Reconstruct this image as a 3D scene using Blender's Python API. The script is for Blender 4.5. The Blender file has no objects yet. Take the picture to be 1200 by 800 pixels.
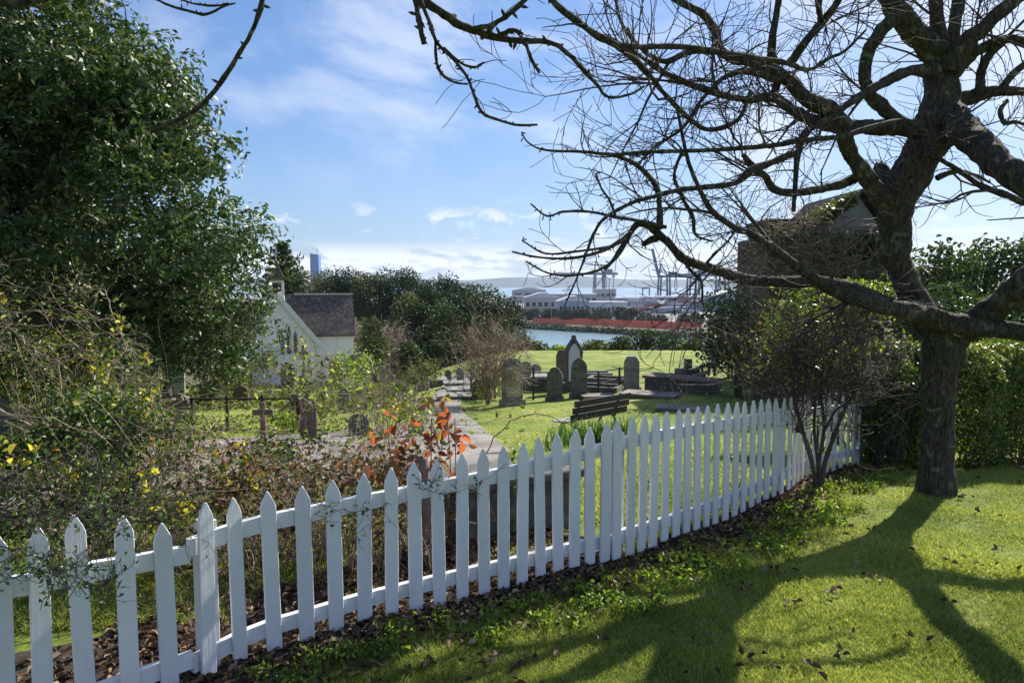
import bpy, bmesh, math, random
import numpy as np
from mathutils import Vector, Matrix
SC = bpy.context.scene
R = math.radians
# ---------------------------------------------------------------- camera
F = 850.0; EYE = 1.95; PITCH = math.atan(67/850)
cam = bpy.data.cameras.new('camera'); camo = bpy.data.objects.new('camera', cam)
SC.collection.objects.link(camo); SC.camera = camo
camo.location = (0, 0, EYE); camo.rotation_euler = (R(90)-PITCH, 0, 0)
cam.sensor_width = 36; cam.lens = F/1200*36; cam.clip_start = .05; cam.clip_end = 30000
# ---------------------------------------------------------------- sky, sun, exposure
SUN_AZ, SUN_EL = R(41), R(35)          # azimuth measured from +Y towards +X
w = bpy.data.worlds.new('World'); SC.world = w; w.use_nodes = True
nt = w.node_tree; nt.nodes.clear()
def N(nt, t, **k):
    n = nt.nodes.new(t)
    for a, b in k.items():
        if a in n.inputs.keys() if isinstance(a, str) else False: n.inputs[a].default_value = b
        else: setattr(n, a, b)
    return n
out = nt.nodes.new('ShaderNodeOutputWorld'); bg = nt.nodes.new('ShaderNodeBackground')
sky = nt.nodes.new('ShaderNodeTexSky'); sky.sky_type = 'NISHITA'; sky.sun_disc = False
sky.sun_elevation = SUN_EL; sky.sun_rotation = SUN_AZ; sky.air_density = 1.1; sky.dust_density = .5; sky.ozone_density = 1.6
tc = nt.nodes.new('ShaderNodeTexCoord')
def clouds(scale, loc, lo, hi, detail=7, dist=.6, rough=.6):
    mp = nt.nodes.new('ShaderNodeMapping'); mp.inputs['Scale'].default_value = scale; mp.inputs['Location'].default_value = loc
    nt.links.new(tc.outputs['Generated'], mp.inputs[0])
    n = nt.nodes.new('ShaderNodeTexNoise'); n.inputs['Scale'].default_value = 1; n.inputs['Detail'].default_value = detail
    n.inputs['Roughness'].default_value = rough; n.inputs['Distortion'].default_value = dist
    nt.links.new(mp.outputs[0], n.inputs['Vector'])
    m = nt.nodes.new('ShaderNodeMapRange'); m.inputs[1].default_value = lo; m.inputs[2].default_value = hi
    m.interpolation_type = 'SMOOTHSTEP'; nt.links.new(n.outputs[0], m.inputs[0]); return m.outputs[0]
def M(op, a, b=None, c=None):
    m = nt.nodes.new('ShaderNodeMath'); m.operation = op
    for i, x in enumerate((a, b, c)):
        if x is None: continue
        if isinstance(x, (int, float)): m.inputs[i].default_value = x
        else: nt.links.new(x, m.inputs[i])
    return m.outputs[0]
def MR(x, a, b, c=0, d=1):
    m = nt.nodes.new('ShaderNodeMapRange'); m.interpolation_type = 'SMOOTHSTEP'
    for i, v in enumerate((a, b, c, d)): m.inputs[i+1].default_value = v
    nt.links.new(x, m.inputs[0]); return m.outputs[0]
sp = nt.nodes.new('ShaderNodeSeparateXYZ'); nt.links.new(tc.outputs['Generated'], sp.inputs[0])
z = sp.outputs[2]; x_ = sp.outputs[0]
cirrus = clouds((1.9, 1.0, 3.1), (1.3, .7, 2.2), .40, .66, 10, 1.6, .62)
cm = M('MULTIPLY', cirrus, MR(z, .07, .2))
cm = M('MULTIPLY', cm, MR(x_, -.45, .05, .45, .95))
low = clouds((11, 11, 42), (2.1, .4, .6), .40, .53, 10, .4, .6)
lowm = M('MULTIPLY', low, M('MULTIPLY', MR(z, -.01, .004), MR(z, .062, .034)))
puff = clouds((14, 14, 30), (5.1, 2.4, 1.6), .55, .66, 8, .3, .55)
puffm = M('MULTIPLY', puff, M('MULTIPLY', MR(z, .045, .07), MR(z, .12, .085)))
mask = M('MAXIMUM', M('MULTIPLY', cm, .62), M('MAXIMUM', M('MULTIPLY', lowm, 1.0), M('MULTIPLY', puffm, .75)))
mix = nt.nodes.new('ShaderNodeMix'); mix.data_type = 'RGBA'
nt.links.new(mask, mix.inputs[0]); 
gain = nt.nodes.new('ShaderNodeMix'); gain.data_type = 'RGBA'; gain.blend_type = 'MULTIPLY'; gain.inputs[0].default_value = 1
nt.links.new(sky.outputs[0], gain.inputs[6]); gain.inputs[7].default_value = (.36, .49, .73, 1)
# soft shoulder: keeps the aureole near the sun from clipping
def VM(op, a, b):
    m = nt.nodes.new('ShaderNodeVectorMath'); m.operation = op
    for i, x in enumerate((a, b)):
        if isinstance(x, tuple): m.inputs[i].default_value = x
        else: nt.links.new(x, m.inputs[i])
    return m.outputs[0]
shoulder = VM('DIVIDE', gain.outputs[2], VM('ADD', VM('MULTIPLY', gain.outputs[2], (.12, .12, .10)), (1, 1, 1)))
shoulder = VM('MULTIPLY', shoulder, (1.12, 1.12, 1.15))
nt.links.new(shoulder, mix.inputs[6]); mix.inputs[7].default_value = (4.2, 4.4, 4.9, 1)
nt.links.new(mix.outputs[2], bg.inputs[0]); bg.inputs[1].default_value = .1
nt.links.new(bg.outputs[0], out.inputs[0])
sl = bpy.data.lights.new('sun', 'SUN'); sl.energy = 4.2; sl.angle = R(.5); sl.color = (1, .94, .84)
so = bpy.data.objects.new('sun', sl); SC.collection.objects.link(so)
sd = Vector((math.sin(SUN_AZ)*math.cos(SUN_EL), math.cos(SUN_AZ)*math.cos(SUN_EL), math.sin(SUN_EL)))
so.rotation_euler = sd.to_track_quat('Z', 'Y').to_euler(); so.location = sd*50
vs = SC.view_settings; vs.view_transform = 'Standard'; vs.look = 'None'; vs.gamma = 1; vs.use_curve_mapping = False
vs.exposure = 1.25
SC.cycles.transparent_max_bounces = 8; SC.cycles.max_bounces = 6; SC.cycles.volume_bounces = 0
SC.cycles.volume_step_rate = 10
# ---------------------------------------------------------------- projection helpers
cp, sp_ = math.cos(PITCH), math.sin(PITCH)
def P(u, v, Y):
    """point at forward distance Y whose direction is that of photograph position (u, v)"""
    dx = u-600; dy = F*cp-(v-400)*sp_*-1*-1; dz = -F*sp_-(v-400)*cp
    k = Y/dy
    return np.array((dx*k, Y, EYE+dz*k))
_yr = np.array([-9e3, 0, 3, 4, 7, 8.6, 10, 15, 22, 30, 40, 46, 60, 100, 200, 280, 400, 9e3])
_dr = np.array([1.85, 1.88, 1.95, 1.98, 2.03, 2.2, 2.4, 3.0, 3.5, 3.75, 3.95, 4.2, 8, 15, 23, 26, 28, 28])
_yl = np.array([-9e3, 0, 3, 4, 7, 8.6, 10, 15, 22, 30, 45, 60, 90, 120, 150, 200, 300, 380, 450, 9e3])
_dl = np.array([1.85, 1.88, 1.95, 1.98, 2.03, 2.2, 2.4, 3.0, 3.7, 4.7, 6.3, 9, 12, 10.5, 8.5, 6.5, 7, 14, 24, 26])
def sm(a, b, x):
    t = np.clip((x-a)/(b-a), 0, 1); return t*t*(3-2*t)
def HT(X, Y):
    X = np.asarray(X, float); Y = np.asarray(Y, float)
    Yc = np.maximum(Y, 1); u = 600+X/Yc*F
    wl = np.where(Y > 18, sm(620, 420, u), sm(620, 420, 600+X/18*F))
    D = np.interp(Y, _yr, _dr)*(1-wl)+np.interp(Y, _yl, _dl)*wl
    D = D+.085*sm(620, 300, u)*(1-sm(7, 12, Y))
    D = D-.18*sm(600, 900, u)*sm(14, 22, Y)*(1-sm(26, 40, Y))
    wr = sm(900, 1100, u)*sm(20, 60, Y); D = D*(1-wr)+np.minimum(D, 9)*wr
    shore = 415-.94*(X-9.6)
    wp = sm(0, 16, Y-shore)*sm(-260, -20, X+0*Y)
    D = D*(1-wp)+22.6*wp
    far = sm(1430, 1480, Y); D = D*(1-far)+29*far
    hill = sm(5200, 6200, Y)
    hz = -42-14*np.sin(X/700+1)-9*np.sin(X/260)-5*np.sin(X/115+2)
    D = D*(1-hill)+hz*hill
    bump = .02*np.sin(X*1.7+1)*np.sin(Y*1.3)+.012*np.sin(X*4.1+Y*2.7)
    return EYE-D+bump*np.where(Y < 60, 1, 0)
def G(u, v, lo=2.0, hi=330.0):
    """where the sight line (u, v) meets the terrain"""
    ys = np.concatenate([np.linspace(lo, 60, 800), np.linspace(60, hi, 600)])
    pts = np.array([P(u, v, y) for y in ys]); d = pts[:, 2]-HT(pts[:, 0], pts[:, 1])
    i = np.argmax(d < 0)
    if d[i] >= 0: i = len(ys)-1
    if i == 0: return pts[0]
    t = d[i-1]/(d[i-1]-d[i]); return pts[i-1]*(1-t)+pts[i]*t
def ground(x, y): return float(HT(x, y))
def GC(u, v):
    g = G(u, v)
    if g[1] > 42 and u < 470: g = P(u, v, 40.5); g[2] = ground(g[0], g[1])
    return g
# ---------------------------------------------------------------- object helpers
def link(o): SC.collection.objects.link(o); return o
def tag(o, label, cat, group=None, kind=None):
    if label: o['label'] = label
    if cat: o['category'] = cat
    if group: o['group'] = group
    if kind: o['kind'] = kind
    return o
def thing(name, loc, label, cat, group=None):
    o = link(bpy.data.objects.new(name, None)); o.location = Vector(loc); o.empty_display_size = .1
    return tag(o, label, cat, group)
def root_of(p):
    v = Vector((0, 0, 0))
    while p is not None: v += p.location; p = p.parent
    return v
def mesh(name, V, Fs, mat, parent=None, loc=None, smooth=False):
    """world-space verts -> one mesh object; V array, Fs list of index tuples or (M,4)/(M,3) array"""
    V = np.asarray(V, dtype=np.float64)
    off = np.array(root_of(parent)) if parent is not None else np.array(loc if loc is not None else (0, 0, 0), float)
    me = bpy.data.meshes.new(name)
    if isinstance(Fs, np.ndarray):
        n = Fs.shape[1]; me.vertices.add(len(V)); me.vertices.foreach_set('co', (V-off).astype(np.float32).ravel())
        me.loops.add(Fs.size); me.loops.foreach_set('vertex_index', Fs.astype(np.int32).ravel())
        me.polygons.add(len(Fs)); me.polygons.foreach_set('loop_start', np.arange(0, Fs.size, n, dtype=np.int32))
        me.update(calc_edges=True)
    else:
        me.from_pydata([tuple(p) for p in (V-off)], [], [tuple(int(i) for i in f) for f in Fs])
    if smooth: me.polygons.foreach_set('use_smooth', [True]*len(me.polygons))
    if mat: me.materials.append(mat)
    o = link(bpy.data.objects.new(name, me))
    if parent is not None: o.parent = parent
    else: o.location = Vector(off)
    return o
class MB:
    def __init__(s): s.v = []; s.f = []
    def add(s, vs, fs):
        b = len(s.v); s.v += [tuple(map(float, p)) for p in vs]; s.f += [tuple(i+b for i in f) for f in fs]; return s
    def box(s, c, size, rz=0, taper=1.0, shear=None):
        """c = centre of the base"""
        hx, hy, h = size[0]/2, size[1]/2, size[2]; ca, sa = math.cos(rz), math.sin(rz); vs = []
        for z, k in ((0, 1), (h, taper)):
            for a, b in ((-1, -1), (1, -1), (1, 1), (-1, 1)):
                x, y = a*hx*k, b*hy*k; vs.append((c[0]+x*ca-y*sa, c[1]+x*sa+y*ca, c[2]+z))
        return s.add(vs, [(0, 3, 2, 1), (4, 5, 6, 7), (0, 1, 5, 4), (1, 2, 6, 5), (2, 3, 7, 6), (3, 0, 4, 7)])
    def bar(s, a, b, w, h=None, up=(0, 0, 1)):
        a = Vector(a); b = Vector(b); h = h or w; d = (b-a).normalized(); up = Vector(up)
        if abs(d.dot(up)) > .98: up = Vector((1, 0, 0))
        x = d.cross(up).normalized()*w/2; y = x.cross(d).normalized()*h/2
        vs = [p+sx*x+sy*y for p in (a, b) for sx, sy in ((-1, -1), (1, -1), (1, 1), (-1, 1))]
        return s.add(vs, [(0, 3, 2, 1), (4, 5, 6, 7), (0, 1, 5, 4), (1, 2, 6, 5), (2, 3, 7, 6), (3, 0, 4, 7)])
    def prism(s, outline, c, rz, depth):
        """outline (x,z) extruded across depth; c = base centre, rz = yaw, front faces -Y"""
        ca, sa = math.cos(rz), math.sin(rz); n = len(outline); vs = []
        for y in (-depth/2, depth/2):
            for x, z in outline: vs.append((c[0]+x*ca-y*sa, c[1]+x*sa+y*ca, c[2]+z))
        fs = [tuple(range(n)), tuple(reversed(range(n, 2*n)))]
        for i in range(n):
            j = (i+1) % n; fs.append((j, i, i+n, j+n))
        return s.add(vs, fs)
    def build(s, name, mat, parent=None, loc=None, smooth=False, bev=0):
        if loc is None and parent is None: 
            a = np.array(s.v); loc = (a[:, 0].mean(), a[:, 1].mean(), a[:, 2].min())
        o = mesh(name, s.v, s.f, mat, parent, loc, smooth)
        if bev:
            bm = bmesh.new(); bm.from_mesh(o.data)
            bmesh.ops.bevel(bm, geom=[e for e in bm.edges if e.is_manifold and e.calc_face_angle(0) > .6], offset=bev, segments=1, affect='EDGES')
            bm.to_mesh(o.data); bm.free()
        return o
class TB:
    """tubes collected into one mesh of quads"""
    def __init__(s, k=5): s.V = []; s.F = []; s.n = 0; s.k = k
    def tube(s, pts, rad, k=None):
        k = k or s.k; pts = np.asarray(pts, float); n = len(pts); rad = np.broadcast_to(np.asarray(rad, float), (n,))
        T = np.gradient(pts, axis=0); T /= np.linalg.norm(T, axis=1)[:, None]+1e-9
        ref = np.array((0, 0, 1.)) if abs(T[:, 2]).mean() < .8 else np.array((1., 0, 0))
        A = np.cross(T, ref); A /= np.linalg.norm(A, axis=1)[:, None]+1e-9; B = np.cross(T, A)
        th = np.arange(k)*2*math.pi/k
        ring = (np.cos(th)[None, :, None]*A[:, None, :]+np.sin(th)[None, :, None]*B[:, None, :])*rad[:, None, None]+pts[:, None, :]
        i = np.arange(n-1)[:, None]*k; j = np.arange(k)[None, :]; j2 = (j+1) % k
        f = np.stack([i+j, i+j2, i+k+j2, i+k+j], -1).reshape(-1, 4)+s.n
        s.V.append(ring.reshape(-1, 3)); s.F.append(f); s.n += n*k
    def build(s, name, mat, parent=None, loc=None, smooth=True):
        if not s.V: return None
        V = np.concatenate(s.V)
        if loc is None and parent is None: loc = (V[0][0], V[0][1], V[:, 2].min())
        return mesh(name, V, np.concatenate(s.F), mat, parent, loc, smooth)
def smooth_path(pts, m=4):
    """Catmull-Rom through control rows (any width)"""
    p = np.asarray(pts, float); q = np.vstack([2*p[0]-p[1], p, 2*p[-1]-p[-2]]); o = []
    for i in range(1, len(q)-2):
        for t in np.linspace(0, 1, m, endpoint=False):
            a, b, c, d = q[i-1], q[i], q[i+1], q[i+2]
            o.append(.5*((2*b)+(c-a)*t+(2*a-5*b+4*c-d)*t*t+(3*b-a-3*c+d)*t**3))
    o.append(p[-1]); return np.array(o)
def unit(v): return v/(np.linalg.norm(v, axis=-1, keepdims=True)+1e-9)
def leaf_arrays(C, rng, size, wid, nrm=None, spread=1.0, droop=0.0):
    """folded leaf quads at points C, leaf plane roughly facing nrm"""
    n = len(C); a = rng.normal(size=(n, 3)); fine = n < 9000 and size > .03
    if nrm is not None: nn = unit(nrm+spread*rng.normal(size=(n, 3)))
    else: nn = unit(rng.normal(size=(n, 3)))
    a[:, 2] -= droop; a = unit(a-(a*nn).sum(1, keepdims=True)*nn); b = np.cross(nn, a)
    L = size*rng.uniform(.65, 1.3, (n, 1)); W = L*wid
    up = nn*W*.35
    if fine:
        cu = nn*L*.10
        v = [C-a*L*.5-cu, C-a*L*.2+b*W*.42+up, C+a*L*.18+b*W*.4+up*.8, C+a*L*.5-cu*1.5, C+a*L*.18-b*W*.4+up*.8, C-a*L*.2-b*W*.42+up]
        V = np.stack(v, 1).reshape(-1, 3); i0 = np.arange(n)[:, None]*6
        return V, np.concatenate([i0+np.array([[0, 1, 2, 3]]), i0+np.array([[0, 3, 4, 5]])])
    v0 = C-a*L*.5; v1 = C+b*W*.5+up-a*L*.05; v2 = C+a*L*.5; v3 = C-b*W*.5+up-a*L*.05
    V = np.stack([v0, v1, v2, v3], 1).reshape(-1, 3); Fq = np.arange(4*n).reshape(-1, 4)
    return V, Fq
def leaves(name, C, rng, size, wid, mat, parent=None, nrm=None, spread=1.0, droop=0.0, loc=None):
    V, Fq = leaf_arrays(np.asarray(C), rng, size, wid, nrm, spread, droop)
    return mesh(name, V, Fq, mat, parent, loc)
def lobe_points(rng, lobes, per_m2, fill=.25):
    """points on/in lobes: rows x,y,z,rx,ry,rz ; returns pts, normals"""
    Ps, Ns = [], []
    for x, y, z, a, b, c in lobes:
        n = max(8, int(per_m2*4*math.pi*((a*b+a*c+b*c)/3))); d = unit(rng.normal(size=(n, 3)))
        r = np.where(rng.random(n) < fill, rng.uniform(.3, .9, n), rng.normal(1, .11, n))
        r *= 1+.18*np.sin(d[:, 0]*5+x*3)*np.sin(d[:, 1]*5+y)*1.0+.14*np.sin(d[:, 2]*9+z*2+d[:, 0]*6)
        Ps.append(np.array((x, y, z))+d*r[:, None]*np.array((a, b, c))); Ns.append(d)
    return np.concatenate(Ps), np.concatenate(Ns)
# ---------------------------------------------------------------- materials
MATS = {}
def base_mat(name):
    m = bpy.data.materials.new(name); m.use_nodes = True; t = m.node_tree; b = t.nodes['Principled BSDF']; MATS[name] = m; return m, t, b
def ramp(t, fac, cols):
    r = t.nodes.new('ShaderNodeValToRGB'); e = r.color_ramp.elements
    while len(e) < len(cols): e.new(.5)
    for i, (p, c) in enumerate(cols): e[i].position = p; e[i].color = (*c, 1)
    t.links.new(fac, r.inputs[0]); return r.outputs[0]
def noise(t, scale, detail=5, rough=.6, co='Object', st=None, dist=0):
    c = t.nodes.new('ShaderNodeTexCoord'); v = c.outputs[co]
    if co == 'World':
        pass
    if st is not None:
        mp = t.nodes.new('ShaderNodeMapping'); mp.inputs['Scale'].default_value = st; t.links.new(v, mp.inputs[0]); v = mp.outputs[0]
    n = t.nodes.new('ShaderNodeTexNoise'); n.inputs['Scale'].default_value = scale; n.inputs['Detail'].default_value = detail
    n.inputs['Roughness'].default_value = rough; n.inputs['Distortion'].default_value = dist; t.links.new(v, n.inputs['Vector']); return n.outputs[0]
def bump(t, b, h, s, d=.02):
    n = t.nodes.new('ShaderNodeBump'); n.inputs['Strength'].default_value = s; n.inputs['Distance'].default_value = d
    t.links.new(h, n.inputs['Height']); t.links.new(n.outputs[0], b.inputs['Normal']); return n
def mixc(t, f, a, b, mode='MIX'):
    m = t.nodes.new('ShaderNodeMix'); m.data_type = 'RGBA'; m.blend_type = mode
    if isinstance(f, (int, float)): m.inputs[0].default_value = f
    else: t.links.new(f, m.inputs[0])
    for i, x in ((6, a), (7, b)):
        if isinstance(x, tuple): m.inputs[i].default_value = (*x, 1)
        else: t.links.new(x, m.inputs[i])
    return m.outputs[2]
def surf(name, cols, scale=6, rough=.8, bs=.4, bd=.01, st=None, bscale=None, dist=.3, spec=.3):
    m, t, b = base_mat(name); n = noise(t, scale, 7, .65, st=st, dist=dist)
    t.links.new(ramp(t, n, cols), b.inputs['Base Color']); b.inputs['Roughness'].default_value = rough
    b.inputs['Specular IOR Level'].default_value = spec
    if bs: bump(t, b, noise(t, bscale or scale*4, 8, .7, st=st), bs, bd)
    return m
def leafmat(name, cols, rough=.5, trans=.3, spec=.4, tcol=None):
    m, t, b = base_mat(name); g = t.nodes.new('ShaderNodeNewGeometry')
    c = ramp(t, g.outputs['Random Per Island'], cols); n = noise(t, .9, 2, .5)
    c2 = mixc(t, 1.0, c, ramp(t, n, [(.3, (.65, .7, .7)), (.7, (1.25, 1.2, 1.1))]), 'MULTIPLY')
    t.links.new(c2, b.inputs['Base Color']); b.inputs['Roughness'].default_value = rough; b.inputs['Specular IOR Level'].default_value = spec
    tr = t.nodes.new('ShaderNodeBsdfTranslucent'); mx = t.nodes.new('ShaderNodeMixShader'); mx.inputs[0].default_value = trans
    t.links.new(mixc(t, 1.0, c2, tcol or (1.6, 1.7, .7), 'MULTIPLY'), tr.inputs[0])
    o = t.nodes['Material Output']; t.links.new(b.outputs[0], mx.inputs[1]); t.links.new(tr.outputs[0], mx.inputs[2]); t.links.new(mx.outputs[0], o.inputs[0])
    return m
def flat(name, col, rough=.6, metal=0, bs=0):
    return surf(name, [(.3, tuple(c*.85 for c in col)), (.7, tuple(min(1, c*1.12) for c in col))], 5, rough, bs)
m_grass = leafmat('grass_blades', [(0, (.085, .125, .03)), (.4, (.21, .285, .055)), (.85, (.38, .43, .11)), (1, (.5, .44, .22))], .55, .45, .25, (1.5, 1.45, .9))
m_dark = leafmat('karaka_leaf', [(0, (.025, .052, .022)), (.5, (.055, .10, .036)), (.9, (.10, .145, .055)), (1, (.18, .17, .08))], .5, .2, .35)
m_wood = leafmat('wood_leaf', [(0, (.03, .055, .025)), (.6, (.06, .10, .038)), (1, (.12, .155, .06))], .6, .15, .3)
m_olive = leafmat('olive_leaf', [(0, (.055, .075, .025)), (.6, (.11, .13, .045)), (1, (.19, .19, .075))], .6, .25, .3)
m_far = leafmat('far_leaf', [(0, (.022, .042, .02)), (.6, (.045, .075, .034)), (1, (.085, .115, .05))], .7, .1, .2)
m_hedge = leafmat('hedge_leaf', [(0, (.06, .10, .02)), (.5, (.13, .19, .04)), (.92, (.24, .28, .06)), (1, (.38, .2, .05))], .45, .35, .4)
m_green = leafmat('fresh_leaf', [(0, (.06, .11, .02)), (.5, (.14, .21, .035)), (1, (.3, .36, .06))], .45, .45, .4)
m_thicket = leafmat('thicket_leaf', [(0, (.025, .05, .018)), (.55, (.06, .1, .028)), (.88, (.13, .17, .04)), (.97, (.3, .27, .05)), (1, (.25, .14, .05))], .45, .35, .45)
m_yellow = leafmat('yellow_leaf', [(0, (.3, .26, .04)), (.6, (.5, .4, .05)), (1, (.62, .52, .16))], .5, .45)
m_orange = leafmat('orange_leaf', [(0, (.13, .06, .04)), (.3, (.28, .09, .045)), (.6, (.42, .15, .06)), (.85, (.4, .24, .1)), (1, (.25, .26, .07))], .5, .45, .3, (1.5, 1.1, .8))
m_litter = leafmat('dead_leaf', [(0, (.045, .032, .024)), (.5, (.11, .072, .048)), (.85, (.22, .145, .10)), (1, (.38, .28, .2))], .7, .1, .2, (1.2, 1, .9))
m_bark, t, b = base_mat('bark')
rg = ramp(t, noise(t, 34, 8, .72, st=(1, 1, .3), dist=1.0), [(.36, (.02, .016, .013)), (.5, (.075, .062, .05)), (.62, (.15, .132, .11))])  # furrow shade put into the colour, following the noise that drives the bump
li = ramp(t, noise(t, 7, 7, .7, dist=.6), [(.56, (0, 0, 0)), (.64, (1, 1, 1))]); bc = mixc(t, li, rg, (.21, .23, .18)); 
mo = ramp(t, noise(t, 2.6, 4, .6), [(.45, (0, 0, 0)), (.6, (.6, .6, .6))]); bc = mixc(t, mo, bc, mixc(t, 1.0, bc, (.75, 1.0, .55), 'MULTIPLY'))
t.links.new(bc, b.inputs['Base Color']); b.inputs['Roughness'].default_value = .9; b.inputs['Specular IOR Level'].default_value = .2
bump(t, b, noise(t, 34, 8, .72, st=(1, 1, .3), dist=1.0), 1.0, .05)
m_twig = surf('twig_bark', [(.3, (.04, .03, .028)), (.7, (.10, .08, .07))], 8, .85, .3)
m_cane = surf('pale_cane', [(.3, (.16, .115, .08)), (.55, (.3, .23, .165)), (.8, (.46, .39, .32))], 10, .8, .3)
m_dstone = surf('dark_stone', [(.3, (.055, .055, .05)), (.5, (.11, .11, .1)), (.75, (.2, .2, .17))], 7, .9, .5)
m_stone = surf('weathered_stone', [(.25, (.10, .10, .085)), (.5, (.22, .22, .19)), (.75, (.36, .35, .3))], 6, .9, .5)
m_pale = surf('pale_stone', [(.25, (.26, .26, .25)), (.55, (.45, .45, .43)), (.8, (.6, .6, .58))], 5, .85, .4)
m_marble = surf('white_marble', [(.25, (.5, .51, .52)), (.8, (.72, .72, .72))], 5, .6, .15)
m_brown = surf('brown_stone', [(.25, (.075, .05, .042)), (.5, (.15, .105, .088)), (.8, (.27, .2, .17))], 8, .9, .5)
m_red = surf('rusty_stone', [(.25, (.16, .08, .055)), (.5, (.28, .16, .11)), (.8, (.42, .3, .24))], 9, .9, .6)
m_conc = surf('path_concrete', [(.3, (.10, .09, .08)), (.5, (.19, .172, .155)), (.68, (.28, .258, .235))], 1.3, .9, .4, bscale=25)
m_soil = surf('soil', [(.3, (.028, .022, .017)), (.6, (.06, .048, .037)), (.8, (.12, .10, .08))], 14, .95, .8, .02)
m_iron = surf('rusted_iron', [(.3, (.02, .018, .017)), (.7, (.07, .05, .04))], 12, .7, .3)
m_timber = surf('weathered_timber', [(.3, (.03, .026, .024)), (.7, (.09, .08, .072))], 10, .8, .4, st=(.3, 3, 3))
m_seat = surf('grey_timber', [(.3, (.25, .24, .26)), (.7, (.4, .39, .4))], 10, .6, .2)
# white fence paint with faint dirt low down and flaking scuffs
m_paint, t, b = base_mat('white_paint')
c = ramp(t, noise(t, 5, 8, .7, st=(1, 1, .35)), [(.22, (.55, .55, .54)), (.42, (.68, .69, .71)), (.7, (.75, .76, .78))])
s = ramp(t, noise(t, 21, 9, .75), [(.62, (1, 1, 1)), (.72, (.72, .7, .64))])
c3 = mixc(t, 1.0, c, s, 'MULTIPLY'); t.links.new(c3, b.inputs['Base Color']); b.inputs['Roughness'].default_value = .45
bump(t, b, noise(t, 40, 6, .7, st=(1, 1, .12)), .4, .006)
oi = t.nodes.new('ShaderNodeObjectInfo'); c4 = mixc(t, 1.0, c3, ramp(t, oi.outputs['Random'], [(0, (.86, .87, .86)), (1, (1.04, 1.03, 1.03))]), 'MULTIPLY'); t.links.new(c4, b.inputs['Base Color'])
# grass ground
m_lawn, t, b = base_mat('lawn')
c = ramp(t, noise(t, .55, 8, .65), [(.3, (.10, .145, .03)), (.48, (.17, .225, .042)), (.6, (.27, .29, .07)), (.72, (.30, .26, .11))])
f = ramp(t, noise(t, 11, 9, .85), [(.34, (.42, .5, .45)), (.62, (1.35, 1.3, 1.2))]); t.links.new(mixc(t, 1.0, c, f, 'MULTIPLY'), b.inputs['Base Color'])
b.inputs['Roughness'].default_value = .9; b.inputs['Specular IOR Level'].default_value = .15; bump(t, b, noise(t, 45, 8, .8), .8, .03)
m_wood_floor = surf('scrub_ground', [(.3, (.05, .055, .025)), (.7, (.12, .11, .06))], .3, .95, .5)
# ================================================================ THE SETTING
def axis(m, n, mx): s = np.linspace(-1, 1, n); return m*np.sinh(s*math.asinh(mx/m))
xs = axis(9, 300, 9000); ys_ = axis(9, 330, 9000)+0
XX, YY = np.meshgrid(xs, ys_); ZZ = HT(XX, YY)
V = np.stack([XX, YY, ZZ], -1).reshape(-1, 3); nx = len(xs)
i = (np.arange(len(ys_)-1)[:, None]*nx+np.arange(nx-1)[None, :]).reshape(-1); Fq = np.stack([i, i+1, i+nx+1, i+nx], 1)
gr = mesh('ground', V, Fq, m_lawn, smooth=True); tag(gr, 'mown green grass ground falling away from the lawn to the bay', 'ground', kind='structure')
gr.data.materials.append(m_wood_floor)
m_dock = surf('dock_asphalt', [(.3, (.14, .14, .15)), (.7, (.28, .28, .29))], .02, .9, 0)
m_farland = surf('far_hills', [(.3, (.02, .035, .04)), (.7, (.06, .085, .08))], .004, .95, 0)
gr.data.materials.append(m_dock); gr.data.materials.append(m_farland)
cy = YY.reshape(-1)[i]; cx = XX.reshape(-1)[i]; cz = ZZ.reshape(-1)[i]
mi = np.where(cy > 52, 1, 0); mi = np.where((cy > 430-.94*(cx-9.6)) & (cy > 380), 2, mi); mi = np.where(cy > 3000, 3, mi)
gr.data.polygons.foreach_set('material_index', mi.astype(np.int32))
m_water, t, b = base_mat('sea_water'); b.inputs['Base Color'].default_value = (.17, .26, .29, 1); b.inputs['Roughness'].default_value = .22
bump(t, b, noise(t, .12, 6, .6, st=(1, 2.2, 1)), .25, .6)
s_ = 12000; wz = EYE-25
sea = mesh('water', [(-s_, 150, wz), (s_, 150, wz), (s_, 15000, wz), (-s_, 15000, wz)], [(0, 1, 2, 3)], m_water); tag(sea, 'calm grey blue water of the bay and harbour', 'water', kind='structure')
def strip(name, px, mat, lift, label, cat, kind='structure'):
    """ground-hugging sheet between two rows of photograph positions (each resolved on the terrain)"""
    L = smooth_path([G(*a)[:2] for a, b_ in px], 6); Rr = smooth_path([G(*b_)[:2] for a, b_ in px], 6); m = 7; V = []
    for a, c in zip(L, Rr):
        for k in range(m): q = a+(c-a)*k/(m-1); V.append((q[0], q[1], ground(*q)+lift))
    Fs = [(r*m+k, r*m+k+1, (r+1)*m+k+1, (r+1)*m+k) for r in range(len(L)-1) for k in range(m-1)]
    o = mesh(name, V, Fs, mat, smooth=True); tag(o, label, cat, kind=kind); return o
strip('path', [((-140, 640), (-140, 556)), ((0, 612), (0, 535)), ((150, 590), (150, 524)), ((300, 575), (300, 513)), ((430, 562), (420, 503)), ((520, 556), (500, 494)), ((610, 556), (540, 490))], m_conc, .03, 'grey brown concrete path crossing the graveyard behind the fence', 'path')
strip('path', [((600, 532), (430, 540)), ((562, 500), (470, 512)), ((540, 480), (492, 488)), ((545, 462), (505, 468)), ((556, 447), (522, 449)), ((560, 438), (535, 438))], m_conc, .036, 'narrow concrete path leading up between the graves to the far lawn', 'path')
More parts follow.
